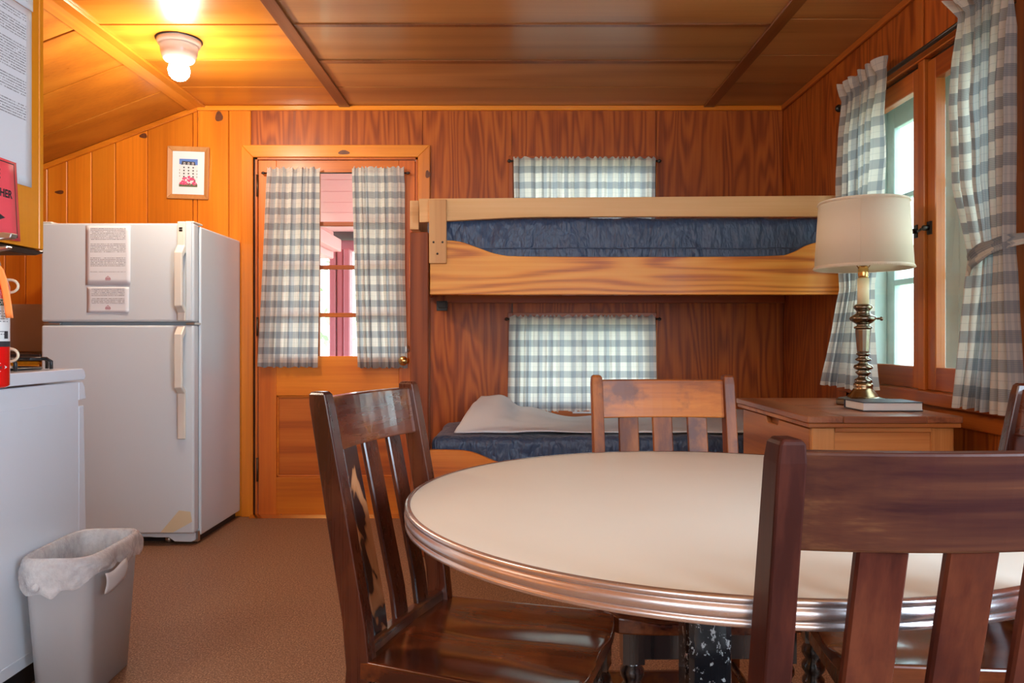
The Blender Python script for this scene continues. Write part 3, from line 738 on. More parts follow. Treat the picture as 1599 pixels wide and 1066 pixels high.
rod('curtain_rod', (sc(413), YW-.026, pz(269.5, yd)), (sc(634), YW-.026, pz(269.5, yd)), .004, 'thin dark curtain rod across the top of the porch door')
yb = YW-.03
sb = lambda p: pxx(p, yb)
curtain('curtain', 'back', [(pz(246, yb), sb(801), sb(1024), .034, .006), (pz(252, yb), sb(802), sb(1023), .040, .0035), (pz(270, yb), sb(802), sb(1023), .028, .008), (1.60, sb(804), sb(1022), .030, .010)],
        1.12, 15, 'plaid cafe curtain showing above the upper bunk rail', None, 8, nu=240)
curtain('curtain', 'back', [(pz(493, yb), sb(796), sb(1023), .034, .006), (pz(499, yb), sb(796), sb(1023), .040, .0035), (pz(520, yb), sb(795), sb(1024), .028, .008), (pz(643, yb), sb(793), sb(1026), .030, .011)],
        1.15, 15, 'plaid curtain glowing with daylight between the two bunks', None, 11, nu=240)
rod('curtain_rod', (sb(798), YW-.026, pz(251, yb)), (sb(1027), YW-.026, pz(251, yb)), .005, 'dark curtain rod over the window above the top bunk')
rod('curtain_rod', (sb(794), YW-.026, pz(498, yb)), (sb(1027), YW-.026, pz(498, yb)), .005, 'dark curtain rod over the window between the bunks')
# right window
rodx = XR-.045
zr = 2.052
rod('curtain_rod', (rodx, 2.23, zr), (rodx, 3.46, zr), .009, 'thick dark curtain rod above the casement window beside the lamp')
curtain('curtain', 'right', [(zr+.068, 3.37, 3.00, .070, .030), (zr+.030, 3.38, 2.99, .072, .020), (zr+.012, 3.39, 2.99, .067, .006), (zr-.012, 3.39, 2.99, .067, .006), (zr-.15, 3.40, 3.03, .062, .020), (1.72, 3.42, 3.03, .060, .024), (1.45, 3.40, 3.04, .075, .024), (1.22, 3.34, 3.08, .085, .020), (1.05, 3.38, 3.06, .10, .024), (.86, 3.43, 2.98, .125, .026), (.80, 3.44, 2.96, .13, .028)],
        .62, 6, 'plaid curtain hanging behind the table lamp, flared at the hem', None, 17)
curtain('curtain', 'right', [(zr+.068, 2.535, 2.225, .075, .030), (zr+.030, 2.51, 2.23, .072, .022), (zr+.012, 2.50, 2.235, .067, .006), (zr-.012, 2.50, 2.235, .067, .006), (zr-.13, 2.51, 2.23, .062, .022), (1.75, 2.52, 2.235, .062, .026), (1.50, 2.50, 2.235, .062, .026), (1.30, 2.43, 2.245, .062, .024), (1.26, 2.42, 2.245, .062, .022), (1.20, 2.43, 2.24, .062, .024), (1.0, 2.46, 2.225, .064, .026), (.78, 2.50, 2.215, .068, .028)],
        .60, 6, 'plaid curtain tied back at the near side of the casement window', None, 23)
def tieback(ya, za, yb_, zb, label):
    def fn(u, v):
        # band in front of the gathered cloth
        y = lerp(ya, yb_, u); z = lerp(za, zb, u)
        w = lerp(.078, .028, u)+.004*math.sin(u*17)
        bulge = .105 if True else 0
        x = XR-(.035+(bulge-.035)*math.sin(min(1, u*1.05+.04)*PI)**.5)
        return (x+.006*math.sin(v*13+u*5), y, z+w*(v-.5))
    o = ob('curtain_tieback', MB().grid(fn, 30, 8, uvfn=lambda u, v: (u*.2, v*.06+.02)), M['plaid'], solid=.002, fixn=False)
    return tag(o, label, 'tieback')
tieback(2.450, 1.235, 2.205, 1.300, 'plaid cloth tieback cinching the near curtain of the casement window')
tag(ob('tieback_hook', MB().tube([(XR-.001, 2.185, 1.300), (XR-.03, 2.187, 1.300), (XR-.040, 2.198, 1.302), (XR-.036, 2.208, 1.300)], .003).lathe([(.011, 0), (.011, -.004), (.005, -.006)], (XR-.001, 2.185, 1.300), 14, axis='x'), M['steel']), 'small metal hook holding the curtain tieback', 'hook')

# ================================================================== CEILING LAMPS
def ceiling_lamp(x, y, label, power):
    t = thing('ceiling_lamp', label, 'ceiling light', (x, y, ZC), 0)
    ob('base', MB().lathe([(.092, -.001), (.092, -.012), (.086, -.026), (.080, -.030), (.076, -.060), (.066, -.085), (.062, -.092), (.050, -.092), (.045, -.08)], n=40), M['porcelain'], t)
    ob('gasket_ring', MB().lathe([(.098, -.0005), (.098, -.004), (.090, -.004)], n=40), M['dkmetal'], t)
    ob('bulb', MB().lathe([(.018, -.075), (.022, -.092), (.040, -.112), (.046, -.132), (.042, -.155), (.028, -.172), (.012, -.179), (0, -.18)], n=28), M['bulb'], t)
    l = point('bulb_light', (x, y, ZC-.235), power, WARM, .045)
    return t
ceiling_lamp(-1.468, 3.36, 'lit bare bulb in a round porcelain ceiling fixture above the refrigerator', 16)
ceiling_lamp(-1.46, 1.11, 'bare bulb ceiling fixture out of view behind the kitchen partition', 15)

# ================================================================== PICTURE
pf = thing('framed_picture', 'small framed photo of a white building and pink flowers on pine wall', 'picture', (pxx(295.5, YW), YW-.001, pz(270.5, YW)))
pf.rotation_euler = (math.radians(2.5), math.radians(2.0), 0)
fw, fh, ft = .116, .146, .026
for (a, b, c, d) in (((-fw, -fh), (fw, -fh), (fw-ft, -fh+ft), (-fw+ft, -fh+ft)), ((fw, -fh), (fw, fh), (fw-ft, fh-ft), (fw-ft, -fh+ft)), ((fw, fh), (-fw, fh), (-fw+ft, fh-ft), (fw-ft, fh-ft)), ((-fw, fh), (-fw, -fh), (-fw+ft, -fh+ft), (-fw+ft, fh-ft))):
    c8 = [(p[0], -.004, p[1]) for p in (a, b, c, d)]+[(a[0], -.022, a[1]), (b[0], -.022, b[1]), (c[0], -.014, c[1]), (d[0], -.014, d[1])]
    ob('frame_side', MB().hexa(c8), M['pictureframe'], pf, bev=.002)
ob('mat_board', B(-fw+ft-.003, fw-ft+.003, -.010, -.006, -fh+ft-.003, fh-ft+.003), M['paper'], pf)
sky, roofm, bld, win, flo, grn = plain('photo_sky', (.10,.22,.62), .6), plain('photo_roof', (.05,.055,.07), .6), plain('photo_wall', (.74,.75,.78), .6), plain('photo_window', (.05,.06,.08), .6), plain('photo_flowers', (.80,.07,.22), .6, dirt=(.5,.03,.12), dirtamt=.8, dscale=160), plain('photo_hedge', (.10,.14,.07), .6)
ph = MB(); yq = -.0105
def q(mb, x0, x1, z0, z1, m, d=0): mb.add([(x0, yq-d, z0), (x1, yq-d, z0), (x1, yq-d, z1), (x0, yq-d, z1)], [(0, 1, 2, 3)], m)
q(ph, -.052, .052, -.078, .078, 2)
q(ph, -.052, .052, .045, .078, 0, .0002)
ph.add([(-.040, yq-.0004, .046), (.040, yq-.0004, .043), (.036, yq-.0004, .062), (-.036, yq-.0004, .066)], [(0, 1, 2, 3)], 1)
q(ph, -.052, -.044, .03, .048, 2, .0003); q(ph, .044, .052, .025, .045, 2, .0003)
for i in range(3):
    q(ph, -.028+i*.024, -.018+i*.024, .046, .058, 2, .0006); q(ph, -.026+i*.024, -.020+i*.024, .048, .055, 3, .0008)
    for j in range(4): q(ph, -.029+i*.026, -.021+i*.026, .026-j*.017, .034-j*.017, 3, .0006)
for j in range(3):
    q(ph, -.051, -.048, .012-j*.017, .019-j*.017, 3, .0006); q(ph, .047, .050, .008-j*.017, .016-j*.017, 3, .0006)
rn = random.Random(5)
q(ph, -.052, .052, -.078, -.062, 5, .0007)
for i in range(90):
    a = rn.uniform(0, PI); r = rn.uniform(0, 1)**.5
    cx, cz = r*.046*math.cos(a), -.066+r*.046*math.sin(a); s = rn.uniform(.003, .006)
    ph.add([(cx+s*math.cos(k*PI/3), yq-.0010-i*.00001, cz+s*math.sin(k*PI/3)) for k in range(6)], [tuple(range(6))], 4 if i % 5 else 5)
ob('photo', ph, [sky, roofm, bld, win, flo, grn], pf, fixn=False)

# ================================================================== REFRIGERATOR
FX0, FX1, FY, FZ = -2.277, -1.534, 3.684, 1.563
fr = thing('refrigerator', 'white top-freezer refrigerator with notices taped to its upper door', 'refrigerator', ((FX0+FX1)/2, 4.0, 0))
def rel(root, mb):
    L = root.location; mb.v = [(v[0]-L.x, v[1]-L.y, v[2]-L.z) for v in mb.v]; return mb
def fo(name, mb, mat, **k): return ob(name, rel(fr, mb), M[mat], fr, **k)
fo('body', B(FX0+.004, FX1, FY+.075, YW-.008, .035, FZ-.006), 'white', bev=.008, seg=2)
zs0, zs1 = 1.069, 1.086
fo('freezer_door', B(FX0, FX1-.004, FY, FY+.058, zs1, FZ), 'white', bev=.010, seg=3)
fo('refrigerator_door', B(FX0, FX1-.004, FY, FY+.058, .062, zs0), 'white', bev=.010, seg=3)
fo('gasket', B(FX0+.012, FX1-.012, FY+.058, FY+.075, .07, FZ-.01), 'gasket')
fo('door_divider', B(FX0+.02, FX1-.01, FY+.03, FY+.078, zs0-.004, zs1+.004), 'gasket')
fo('hinge', B(FX0+.01, FX0+.09, FY+.004, FY+.05, zs0+.003, zs0+.010), 'steel', bev=.001)
fo('hinge', B(FX1-.045, FX1-.002, FY+.006, FY+.08, zs0+.003, zs0+.013), 'steel', bev=.001)
fo('hinge_cover', B(FX1-.05, FX1-.004, FY+.004, FY+.11, FZ, FZ+.010), 'handle', bev=.004)
fo('hinge_cover', B(FX0+.0, FX0+.05, FY+.004, FY+.11, FZ-.002, FZ+.008), 'handle', bev=.004)
# handles: (trim strip, then a standing grip)
hx0, hx1 = FX1-.078, FX1-.046
def fhandle(zt, zb_, gz_top, gz_bot):
    x0, x1 = FX1-.078, FX1-.040
    prof = [(FY-.001, zt), (FY-.016, zt), (FY-.018, gz_top+.03), (FY-.052, gz_top-.01), (FY-.052, gz_bot+.03), (FY-.016, gz_bot), (FY-.014, zb_), (FY-.001, zb_), (FY-.001, gz_bot+.012), (FY-.034, gz_bot+.04), (FY-.034, gz_top-.03), (FY-.001, gz_top-.002)]
    return fo('handle', MB().prism(prof, 'x', x0, x1), 'handle', bev=.004, seg=2)
fhandle(FZ+.006, zs1+.004, 1.425, 1.13)
fhandle(zs0-.004, .52, 1.035, .74)
fo('handle_trim', B(FX1-.040, FX1-.012, FY-.012, FY+.0005, zs1+.004, FZ+.004), 'white', bev=.004)
fo('badge', MB().box(FX1-.068, FX1-.052, FY-.0185, FY-.0165, FZ-.042, FZ-.034).box(FX1-.068, FX1-.052, FY-.0185, FY-.0165, FZ-.031, FZ-.023), 'dkmetal')
gp = [(FX0+.02, .058), (FX0+.02, .038), (FX0+.06, .038), (FX1-.23, .038), (FX1-.20, .036), (FX1-.14, .036), (FX1-.11, .016), (FX1-.03, .014), (FX1-.012, .022), (FX1-.012, .058)]
fo('grille', MB().prism(gp, 'y', FY+.03, FY+.045), 'white', bev=.002)
fo('roller', MB().lathe([(.017, -.012), (.017, .012)], (FX1-.155, FY+.07, .018), 18, axis='x'), 'steel')
fo('roller', MB().lathe([(.017, -.012), (.017, .012)], (FX0+.155, FY+.07, .018), 18, axis='x'), 'steel')
fo('base_pan', B(FX0+.02, FX1-.02, FY+.10, YW-.03, .001, .036), 'black')
fo('leveling_foot', MB().lathe([(.018, .001), (.018, .012), (.008, .014), (.008, .04)], (FX1-.03, FY+.09, 0), 12), 'black')
fo('foot_bracket', B(FX1-.035, FX1-.004, FY+.05, FY+.075, .010, .060), 'steel', bev=.001)
tp = MB().add([(FX1-.165, FY-.0012, .068), (FX1-.105, FY-.0012, .068), (FX1-.012, FY-.0012, .12), (FX1-.020, FY-.0012, .168), (FX1-.075, FY-.0012, .175)], [(0, 1, 2, 3, 4)])
fo('tape_patch', tp, 'tape', solid=.0006, fixn=False)

def dome_logo(parent, cx, z, s, y, m='logo'):
    mb = MB()
    # small dome-shaped emblem made of arcs, a base line and a finial
    n = 14
    for r0, r1 in ((1.0, .86),):
        vs = []; 
        for i in range(n+1):
            a = PI*i/n
            vs += [(cx+s*r0*math.cos(a), y, z+s*r0*.95*math.sin(a)), (cx+s*r1*math.cos(a), y, z+s*r1*.95*math.sin(a))]
        mb.add(vs, [(2*i, 2*i+2, 2*i+3, 2*i+1) for i in range(n)])
    def r(x0, x1, z0, z1): mb.add([(cx+x0*s, y, z+z0*s), (cx+x1*s, y, z+z0*s), (cx+x1*s, y, z+z1*s), (cx+x0*s, y, z+z1*s)], [(0, 1, 2, 3)])
    r(-1.05, 1.05, -.16, -.02); r(-.1, .1, .95, 1.25); r(-.70, -.45, .05, .42); r(-.30, -.05, .05, .55); r(.10, .32, .05, .5); r(.45, .7, .05, .42); r(-.9, .9, -.42, -.30)
    return ob('emblem', mb, M[m], parent, fixn=False)
def notice(label, x0, x1, z0, z1, y, group=None, seed=0, logo=.0, curl=.0015):
    t = thing('paper_notice', label, 'paper', ((x0+x1)/2, y, z0), 0, group)
    w, h = (x1-x0)/2, z1-z0
    fn = lambda u, v: (lerp(-w, w, u), -.0012-curl*(u**6+(v**8)*.6), lerp(h, 0, v))
    ob('sheet', MB().grid(fn, 10, 10, uvfn=lambda u, v: (u*2*w, v*h)), M['paper'], t, fixn=False, solid=.0004)
    # printed area as its own flat layer
    m = .035*2*w/.2
    top, bot = h*.96, h*logo
    rows = MB()
    fn2 = lambda u, v: (lerp(-w+m*.6, w-m*.6, u), -.0018-curl*((.05+.9*u)**6+(.06+v*.7)**8*.6), lerp(top, bot, v))
    ob('printing', MB().grid(fn2, 10, 10, uvfn=lambda u, v: (u*2*w+seed, v*(top-bot)+seed*.37)), M['print'], t, fixn=False)
    dome_logo(t, 0, h*logo*.45, .013, -.0032)
    return t
yF = FY
notice('larger printed notice taped on the refrigerator freezer door', pxx(134, yF), pxx(204, yF), pz(445, yF), pz(352, yF), yF, seed=.3, logo=.22)
notice('smaller printed notice just below the larger one on the freezer door', pxx(136, yF), pxx(202, yF), pz(488, yF), pz(448, yF), yF, seed=.9, logo=.36, curl=.003)

# ================================================================== COUNTER BESIDE REFRIGERATOR
bc = thing('base_cabinet', 'orange wood base cabinet under dark counter left of the refrigerator', 'cabinet', (-2.75, 4.0, 0))
def bo(n_, mb, mat, **k): return ob(n_, rel(bc, mb), M[mat], bc, **k)
bo('cabinet_body', B(-3.19, -2.30, 3.74, 4.30, .09, .895), 'cab', bev=.003)
bo('toe_kick', B(-3.19, -2.30, 3.80, 4.28, .001, .09), 'black')
for a, b in ((-3.18, -2.75), (-2.74, -2.31)):
    bo('drawer', B(a, b, 3.722, 3.74, .72, .88), 'cab', bev=.004)
    bo('cabinet_door', B(a, b, 3.722, 3.74, .12, .70), 'cab', bev=.004)
tag(ob('countertop', B(-3.19, -2.29, 3.70, 4.305, .897, .93), M['counter'], bev=.003), 'dark-edged countertop seen between stove and refrigerator', 'countertop')
tag(ob('backsplash', B(-3.19, -2.29, YW-.012, YW-.001, .932, 1.20), M['backsplash'], bev=.002), 'beige backsplash panel on the wall behind the dark counter', 'backsplash')

# ================================================================== STOVE
st_ = thing('stove', 'white gas stove with black burner grates, side panel toward the trash bin', 'stove', (-1.75, 2.1, 0))
def so(n_, mb, mat, **k): return ob(n_, rel(st_, mb), M[mat], st_, **k)
A0, A1, Y0, Y1 = -2.13, XK, 1.79, 2.41
so('body', B(A0, A1, Y0, Y1, .075, .866), 'white_smooth', bev=.003)
so('side_panel_rib', MB().prism([(Y0+.02, .800), (Y1-.12, .800), (Y1-.11, .806), (Y0+.02, .806)], 'x', A1-.001, A1+.0015), 'white_smooth')
so('side_panel_rib', B(A1-.001, A1+.002, Y0+.02, Y1-.0, .105, .112), 'white_smooth')
so('cooktop', MB().prism([(Y0, .872), (Y1+.028, .872), (Y1+.036, .882), (Y1+.030, .900), (Y1+.018, .908), (Y0, .908)], 'x', A0-.003, A1+.003), 'white_smooth', bev=.003, seg=2)
so('control_panel', MB().prism([(Y1+.001, .866), (Y1+.022, .866), (Y1+.034, .850), (Y1+.042, .810), (Y1+.001, .808)], 'x', A0, A1), 'white_smooth', bev=.002)
for k in range(5):
    so('knob', MB().lathe([(.020, .0), (.018, .02), (0, .02)], (A0+.10+k*.14, Y1+.038, .838), 16, axis='y'), 'black')
so('oven_door', MB().prism([(Y1+.004, .79), (Y1+.034, .79), (Y1+.050, .24), (Y1+.004, .24)], 'x', A0+.002, A1-.002), 'white_smooth', bev=.003)
so('drawer', MB().prism([(Y1+.004, .232), (Y1+.050, .232), (Y1+.052, .09), (Y1+.004, .09)], 'x', A0+.002, A1-.002), 'white_smooth', bev=.003)
so('oven_handle', MB().tube([(A0+.1, Y1+.03, .765), (A0+.1, Y1+.075, .765), (A1-.1, Y1+.075, .765), (A1-.1, Y1+.03, .765)], .009), 'handle')
so('toe_base', B(A0+.02, A1-.03, Y0+.02, Y1-.02, .001, .075), 'black')
so('backguard', B(A0, A1-.0, Y0, Y0+.04, .908, .985), 'white_smooth', bev=.004)
for gx in (-1.92, -1.545):
    for gy in (1.99, 2.275):
        g = .118
        bp = so('burner', MB().lathe([(.10, .909), (.085, .912), (.06, .908), (.045, .912), (.045, .920), (.030, .924), (0, .924)], (gx, gy, 0), 28), 'chrome')
        gm = MB(); h = .941; r = .0055
        for s in (-1, 1):
            gm.tube([(gx-g, gy+s*g*.72, .909), (gx-g, gy+s*g*.72, h-.008), (gx-g+.012, gy+s*g*.72, h), (gx+g-.012, gy+s*g*.72, h), (gx+g, gy+s*g*.72, h-.008), (gx+g, gy+s*g*.72, .909)], r)
            gm.tube([(gx+s*g*.72, gy-g, .909), (gx+s*g*.72, gy-g, h-.008), (gx+s*g*.72, gy-g+.012, h), (gx+s*g*.72, gy-.03, h)], r)
            gm.tube([(gx+s*g*.72, gy+g, .909), (gx+s*g*.72, gy+g, h-.008), (gx+s*g*.72, gy+g-.012, h), (gx+s*g*.72, gy+.03, h)], r)
        ring = [(gx+g*math.cos(a), gy+g*math.sin(a), .913) for a in [2*PI*i/24 for i in range(24)]]
        gm.tube(ring, r*.8, 6, closed=True)
        so('grate', gm, 'grate')
# ================================================================== UPPER CABINET, HOOD, PAPERS, SIGN
uc = thing('wall_cabinet', 'orange plywood wall cabinet covered with papers above the stove', 'cabinet', (-1.75, 2.0, 1.26))
def uo(n_, mb, mat, **k): return ob(n_, rel(uc, mb), M[mat], uc, **k)
uo('cabinet_body', MB().prism([(-2.13, 1.262), (XK, 1.262), (XK, ZC-.02), (XS, ZC-.02), (-2.13, zceil(-2.13)-.02)], 'y', 1.785, 2.205), 'cab', bev=.001)
uo('face_frame', MB().prism([(-2.13, 1.262), (XK+.002, 1.262), (XK+.002, ZC-.02), (XS, ZC-.02), (-2.13, zceil(-2.13)-.02)], 'y', 2.206, 2.226), 'cab', bev=.002)
uo('cabinet_door', B(-2.10, -1.76, 2.227, 2.245, 1.29, 2.08), 'cab', bev=.004); uo('cabinet_door', B(-1.75, XK-.03, 2.227, 2.245, 1.29, 2.10), 'cab', bev=.004)
hd = thing('range_hood', 'thin dark metal range hood under the wall cabinet', 'range hood', (-1.75, 2.0, 1.24))
ob('hood_shell', rel(hd, MB().prism([(1.79, 1.235), (2.20, 1.243), (2.235, 1.252), (2.235, 1.259), (1.79, 1.259)], 'x', -2.13, XK-.004)), M['dkmetal'], hd, bev=.002)
ob('filter', rel(hd, B(-2.0, -1.5, 1.85, 2.12, 1.232, 1.236)), M['steel'], hd)
def side_sheet(name, label, y0, y1, z0, z1, printed, group=None, x=XK+.0012, wav=0.0):
    t = thing(name, label, 'paper', (x, y0, z0), 0, group)
    fn = lambda u, v: (.0008+.004*u**5, (y1-y0)*u+wav*math.sin(v*7)*u, (z1-z0)*(1-v))
    ob('sheet', MB().grid(fn, 8, 16, uvfn=lambda u, v: (u*(y1-y0), v*(z1-z0))), M['paper'], t, fixn=False, solid=.0004)
    fn2 = lambda u, v: (.0014+.004*(.9*u)**5, (y1-y0)*(.05+.85*u), (z1-z0)*(1-(.04+v*printed)))
    ob('printing', MB().grid(fn2, 8, 16, uvfn=lambda u, v: (u*(y1-y0), v*(z1-z0)*printed)), M['print'], t, fixn=False)
    return t
side_sheet('paper_sheet', 'long printed white sheet on the cabinet side above the red sign', 1.93, 2.164, 1.431, 1.93, .62, wav=.0)
side_sheet('paper_sheet', 'upper white printed sheet reaching the top edge on the cabinet side', 1.94, 2.170, 1.932, 2.25, .9, x=XK+.0012)
# fluorescent sign
sg = thing('fire_extinguisher_sign', 'fluorescent red sign on the cabinet above the fire extinguisher', 'sign', (XK+.007, 1.875, 1.27))
sw, sh = .215, .214
ob('card', MB().grid(lambda u, v: (.003+.004*u*v, sw*u+.012*u*v, sh*(1-v)), 6, 6), M['pink'], sg, fixn=False, solid=.0006)
bd = MB()
def sline(u0, u1, v0, v1):
    P = lambda u, v: (.0042+.004*u*v, sw*u+.012*u*v, sh*(1-v))
    bd.add([P(u0, v1), P(u1, v1), P(u1, v0), P(u0, v0)], [(0, 1, 2, 3)])
for a in ((.03, .95, .03, .042), (.03, .95, .95, .962), (.03, .042, .03, .96), (.938, .95, .03, .96)): sline(*a)
ob('border', bd, M['ink'], sg, fixn=False)
def text_mesh(body, size, bold=.0):
    c = bpy.data.curves.new('t', 'FONT'); c.body = body; c.size = size; c.align_x = 'RIGHT'; c.offset = bold
    o = bpy.data.objects.new('t', c); COL.objects.link(o)
    bpy.context.view_layer.update()
    me = bpy.data.meshes.new_from_object(o.evaluated_get(bpy.context.evaluated_depsgraph_get()))
    vs = [v.co.copy() for v in me.vertices]; fs = [tuple(p.vertices) for p in me.polygons]
    bpy.data.objects.remove(o); bpy.data.curves.remove(c); bpy.data.meshes.remove(me)
    return vs, fs
for txt, zz, sz in (('FIRE', .158, .036), ('EXTINGUISHER', .112, .0295)):
    vs, fs = text_mesh(txt, sz, .0008)
    right = sw*.90 if txt != 'FIRE' else sw*.68
    ob('lettering', MB().add([(.0062, right+v.x*.92, zz+v.y) for v in vs], fs), M['ink'], sg, fixn=False)
ob('arrow', MB().add([(.0065, .02, .050), (.0065, .12, .050), (.0065, .12, .040), (.0065, .165, .056), (.0065, .12, .072), (.0065, .12, .062), (.0065, .02, .062)], [(0, 1, 2, 3, 4, 5, 6)]), M['ink'], sg, fixn=False)

# ================================================================== FIRE EXTINGUISHER
ex, ey, er = -1.246, 1.80, .051
fe = thing('fire_extinguisher', 'red fire extinguisher with orange tag hung beside the stove', 'fire extinguisher', (ex, ey, .885))
def eo(n_, mb, mat, **k): return ob(n_, rel(fe, mb), M[mat] if isinstance(mat, str) else mat, fe, **k)
eo('tank', MB().lathe([(er-.006, .886), (er, .892), (er, 1.125), (er-.006, 1.145), (er-.022, 1.165), (.018, 1.178), (.016, 1.19)], (ex, ey, 0), 48), 'red')
eo('collar', MB().lathe([(.020, 1.178), (.022, 1.192), (.018, 1.205), (.014, 1.212)], (ex, ey, 0), 20), 'steel')
eo('gauge', MB().lathe([(.017, 0), (.019, .006), (.017, .014), (0, .014)], (ex+.018, ey-.01, 1.198), 20, axis='x'), 'chrome')
eo('lever', MB().prism([(ex-.09, 1.226), (ex+.068, 1.238), (ex+.072, 1.250), (ex+.05, 1.252), (ex-.09, 1.238)], 'y', ey-.012, ey+.012), 'steel', bev=.002)
eo('carry_handle', MB().prism([(ex-.09, 1.206), (ex+.020, 1.206), (ex+.060, 1.214), (ex+.060, 1.220), (ex-.09, 1.214)], 'y', ey-.010, ey+.010), 'steel', bev=.002)
eo('hose', MB().tube([(ex-.02, ey-.02, 1.20), (ex-.06, ey-.03, 1.20), (ex-.072, ey-.03, 1.15), (ex-.070, ey-.02, 1.02), (ex-.068, ey-.02, .95)], .009), 'black')
def wrap(a0, a1, z0, z1, r, na=24):
    return MB().grid(lambda u, v: (ex+r*math.cos(lerp(a0, a1, u)), ey+r*math.sin(lerp(a0, a1, u)), lerp(z1, z0, v)), na, 1, uvfn=lambda u, v: (u*(a1-a0)*er, v*(z1-z0)))
aL, aR = math.radians(-150), math.radians(20)
eo('label_band', wrap(aL, aR, .985, 1.096, er+.0006), 'label', fixn=False)
eo('label_printing', wrap(aL+.1, aR-.25, 1.008, 1.074, er+.0009), 'print2', fixn=False)
eo('label_header', wrap(aL, aR, 1.080, 1.094, er+.0010), plain('dark_green_ink', (.02,.10,.07), .5), fixn=False)
eo('label_stripe', wrap(aL, aR, .983, .996, er+.0010), 'ink', fixn=False)
def wraptext(body, size, amid, z, mat, r=er+.0014, nm='lettering'):
    vs, fs = text_mesh(body, size, .0002)
    w = -min(v.x for v in vs)
    return eo(nm, MB().add([(ex+r*math.cos(amid+(v.x+w/2)/er), ey+r*math.sin(amid+(v.x+w/2)/er), z+v.y) for v in vs], fs), mat, fixn=False)
wraptext('INSTRUCTIONS', .013, math.radians(-48), 1.0825, 'label')
ic = math.radians(-30)
eo('pictogram', wrap(math.radians(-8), math.radians(6), 1.002, 1.020, er+.0012, 4), 'ink', fixn=False)
hexm = MB(); pts = []
for dx, dz in ((-.036, 0), (-.012, .013), (0, .017), (.012, .013), (.036, 0), (.012, -.013), (0, -.017), (-.012, -.013)): pts.append((dx, dz))
am = math.radians(-38); zc_ = .935
hexm.add([(ex+(er+.0012)*math.cos(am), ey+(er+.0012)*math.sin(am), zc_)]+[(ex+(er+.0012)*math.cos(am+dx/er), ey+(er+.0012)*math.sin(am+dx/er), zc_+dz) for dx, dz in pts], [(0, 1+i, 1+(i+1) % 8) for i in range(8)])
eo('maker_emblem', hexm, 'label', fixn=False)
wraptext('AMEREX', .011, am, zc_-.004, 'ink', er+.0022)
eo('tag', MB().grid(lambda u, v: (ex+lerp(.030, .070, v**.55)+.018*u, ey-.02-.010*v, lerp(1.176, 1.050, v)), 4, 10), 'orange', fixn=False, solid=.0006)
eo('tag_tie', MB().tube([(ex+.01, ey, 1.195), (ex+.03, ey+.006, 1.188), (ex+.032, ey+.01, 1.17)], .002, 6), 'steel')
eo('bracket_plate', B(-1.372, -1.362, 1.76, 1.785, .90, 1.25), 'steel', bev=.001)
eo('bracket_arm', MB().box(-1.418, -1.31, 1.765, 1.783, 1.12, 1.14).box(-1.418, -1.31, 1.765, 1.783, .93, .95), 'steel', bev=.001)
for za in (1.131, .962):
    cx_, R_ = -1.232, .0155
    loop = [(-1.365, 1.79, za+R_), (-1.30, 1.865, za+R_)]+[(cx_+R_*1.3*math.cos(a), 1.870, za+R_*math.sin(a)) for a in [PI/2-PI*k/10 for k in range(11)]]+[(-1.30, 1.865, za-R_), (-1.365, 1.79, za-R_)]
    eo('wire_loop', MB().tube(loop, .0034, 8), 'cream')

# ================================================================== TRASH BIN AND LINER
def rrect(w, l, r, n=6):
    pts = []
    for cx, cy, a0 in ((w-r, l-r, 0), (-w+r, l-r, PI/2), (-w+r, -l+r, PI), (w-r, -l+r, 1.5*PI)):
        for i in range(n+1):
            a = a0+PI/2*i/n; pts.append((cx+r*math.cos(a), cy+r*math.sin(a)))
    return pts
def loft(sections, m=0, closed_bottom=True):
    # sections: list of (w, l, r, z)
    mb = MB(); vs = []; n = None
    for w, l, r, z in sections:
        p = rrect(w, l, r, 7); n = len(p); vs += [(x, y, z) for x, y in p]
    fs = []
    for k in range(len(sections)-1):
        for i in range(n):
            j = (i+1) % n; fs.append((k*n+i, k*n+j, (k+1)*n+j, (k+1)*n+i))
    if closed_bottom: fs.append(tuple(range(n))[::-1])
    return mb.add(vs, fs, m, True)
BX, BY, BRZ = -1.250, 2.228, math.radians(3)
tb = thing('trash_bin', 'grey plastic wastebasket standing against the white stove', 'trash bin', (BX, BY, 0), BRZ)
tb.scale = (1, 1, 1.055)
ob('bin_body', loft([(.070, .130, .03, .002), (.074, .134, .034, .004), (.090, .160, .036, .345), (.091, .161, .036, .352)]), M['grey_plastic'], tb, solid=.003)
ob('rim', loft([(.092, .162, .036, .348), (.098, .168, .038, .352), (.100, .170, .038, .366), (.097, .167, .038, .378), (.091, .161, .036, .378), (.091, .161, .036, .350)], closed_bottom=False), M['grey_plastic'], tb)
bl = thing('bin_liner', 'clear plastic bag folded over the rim of the wastebasket', 'trash bag', (BX, BY, 0), BRZ)
bl.scale = (1, 1, 1.055)
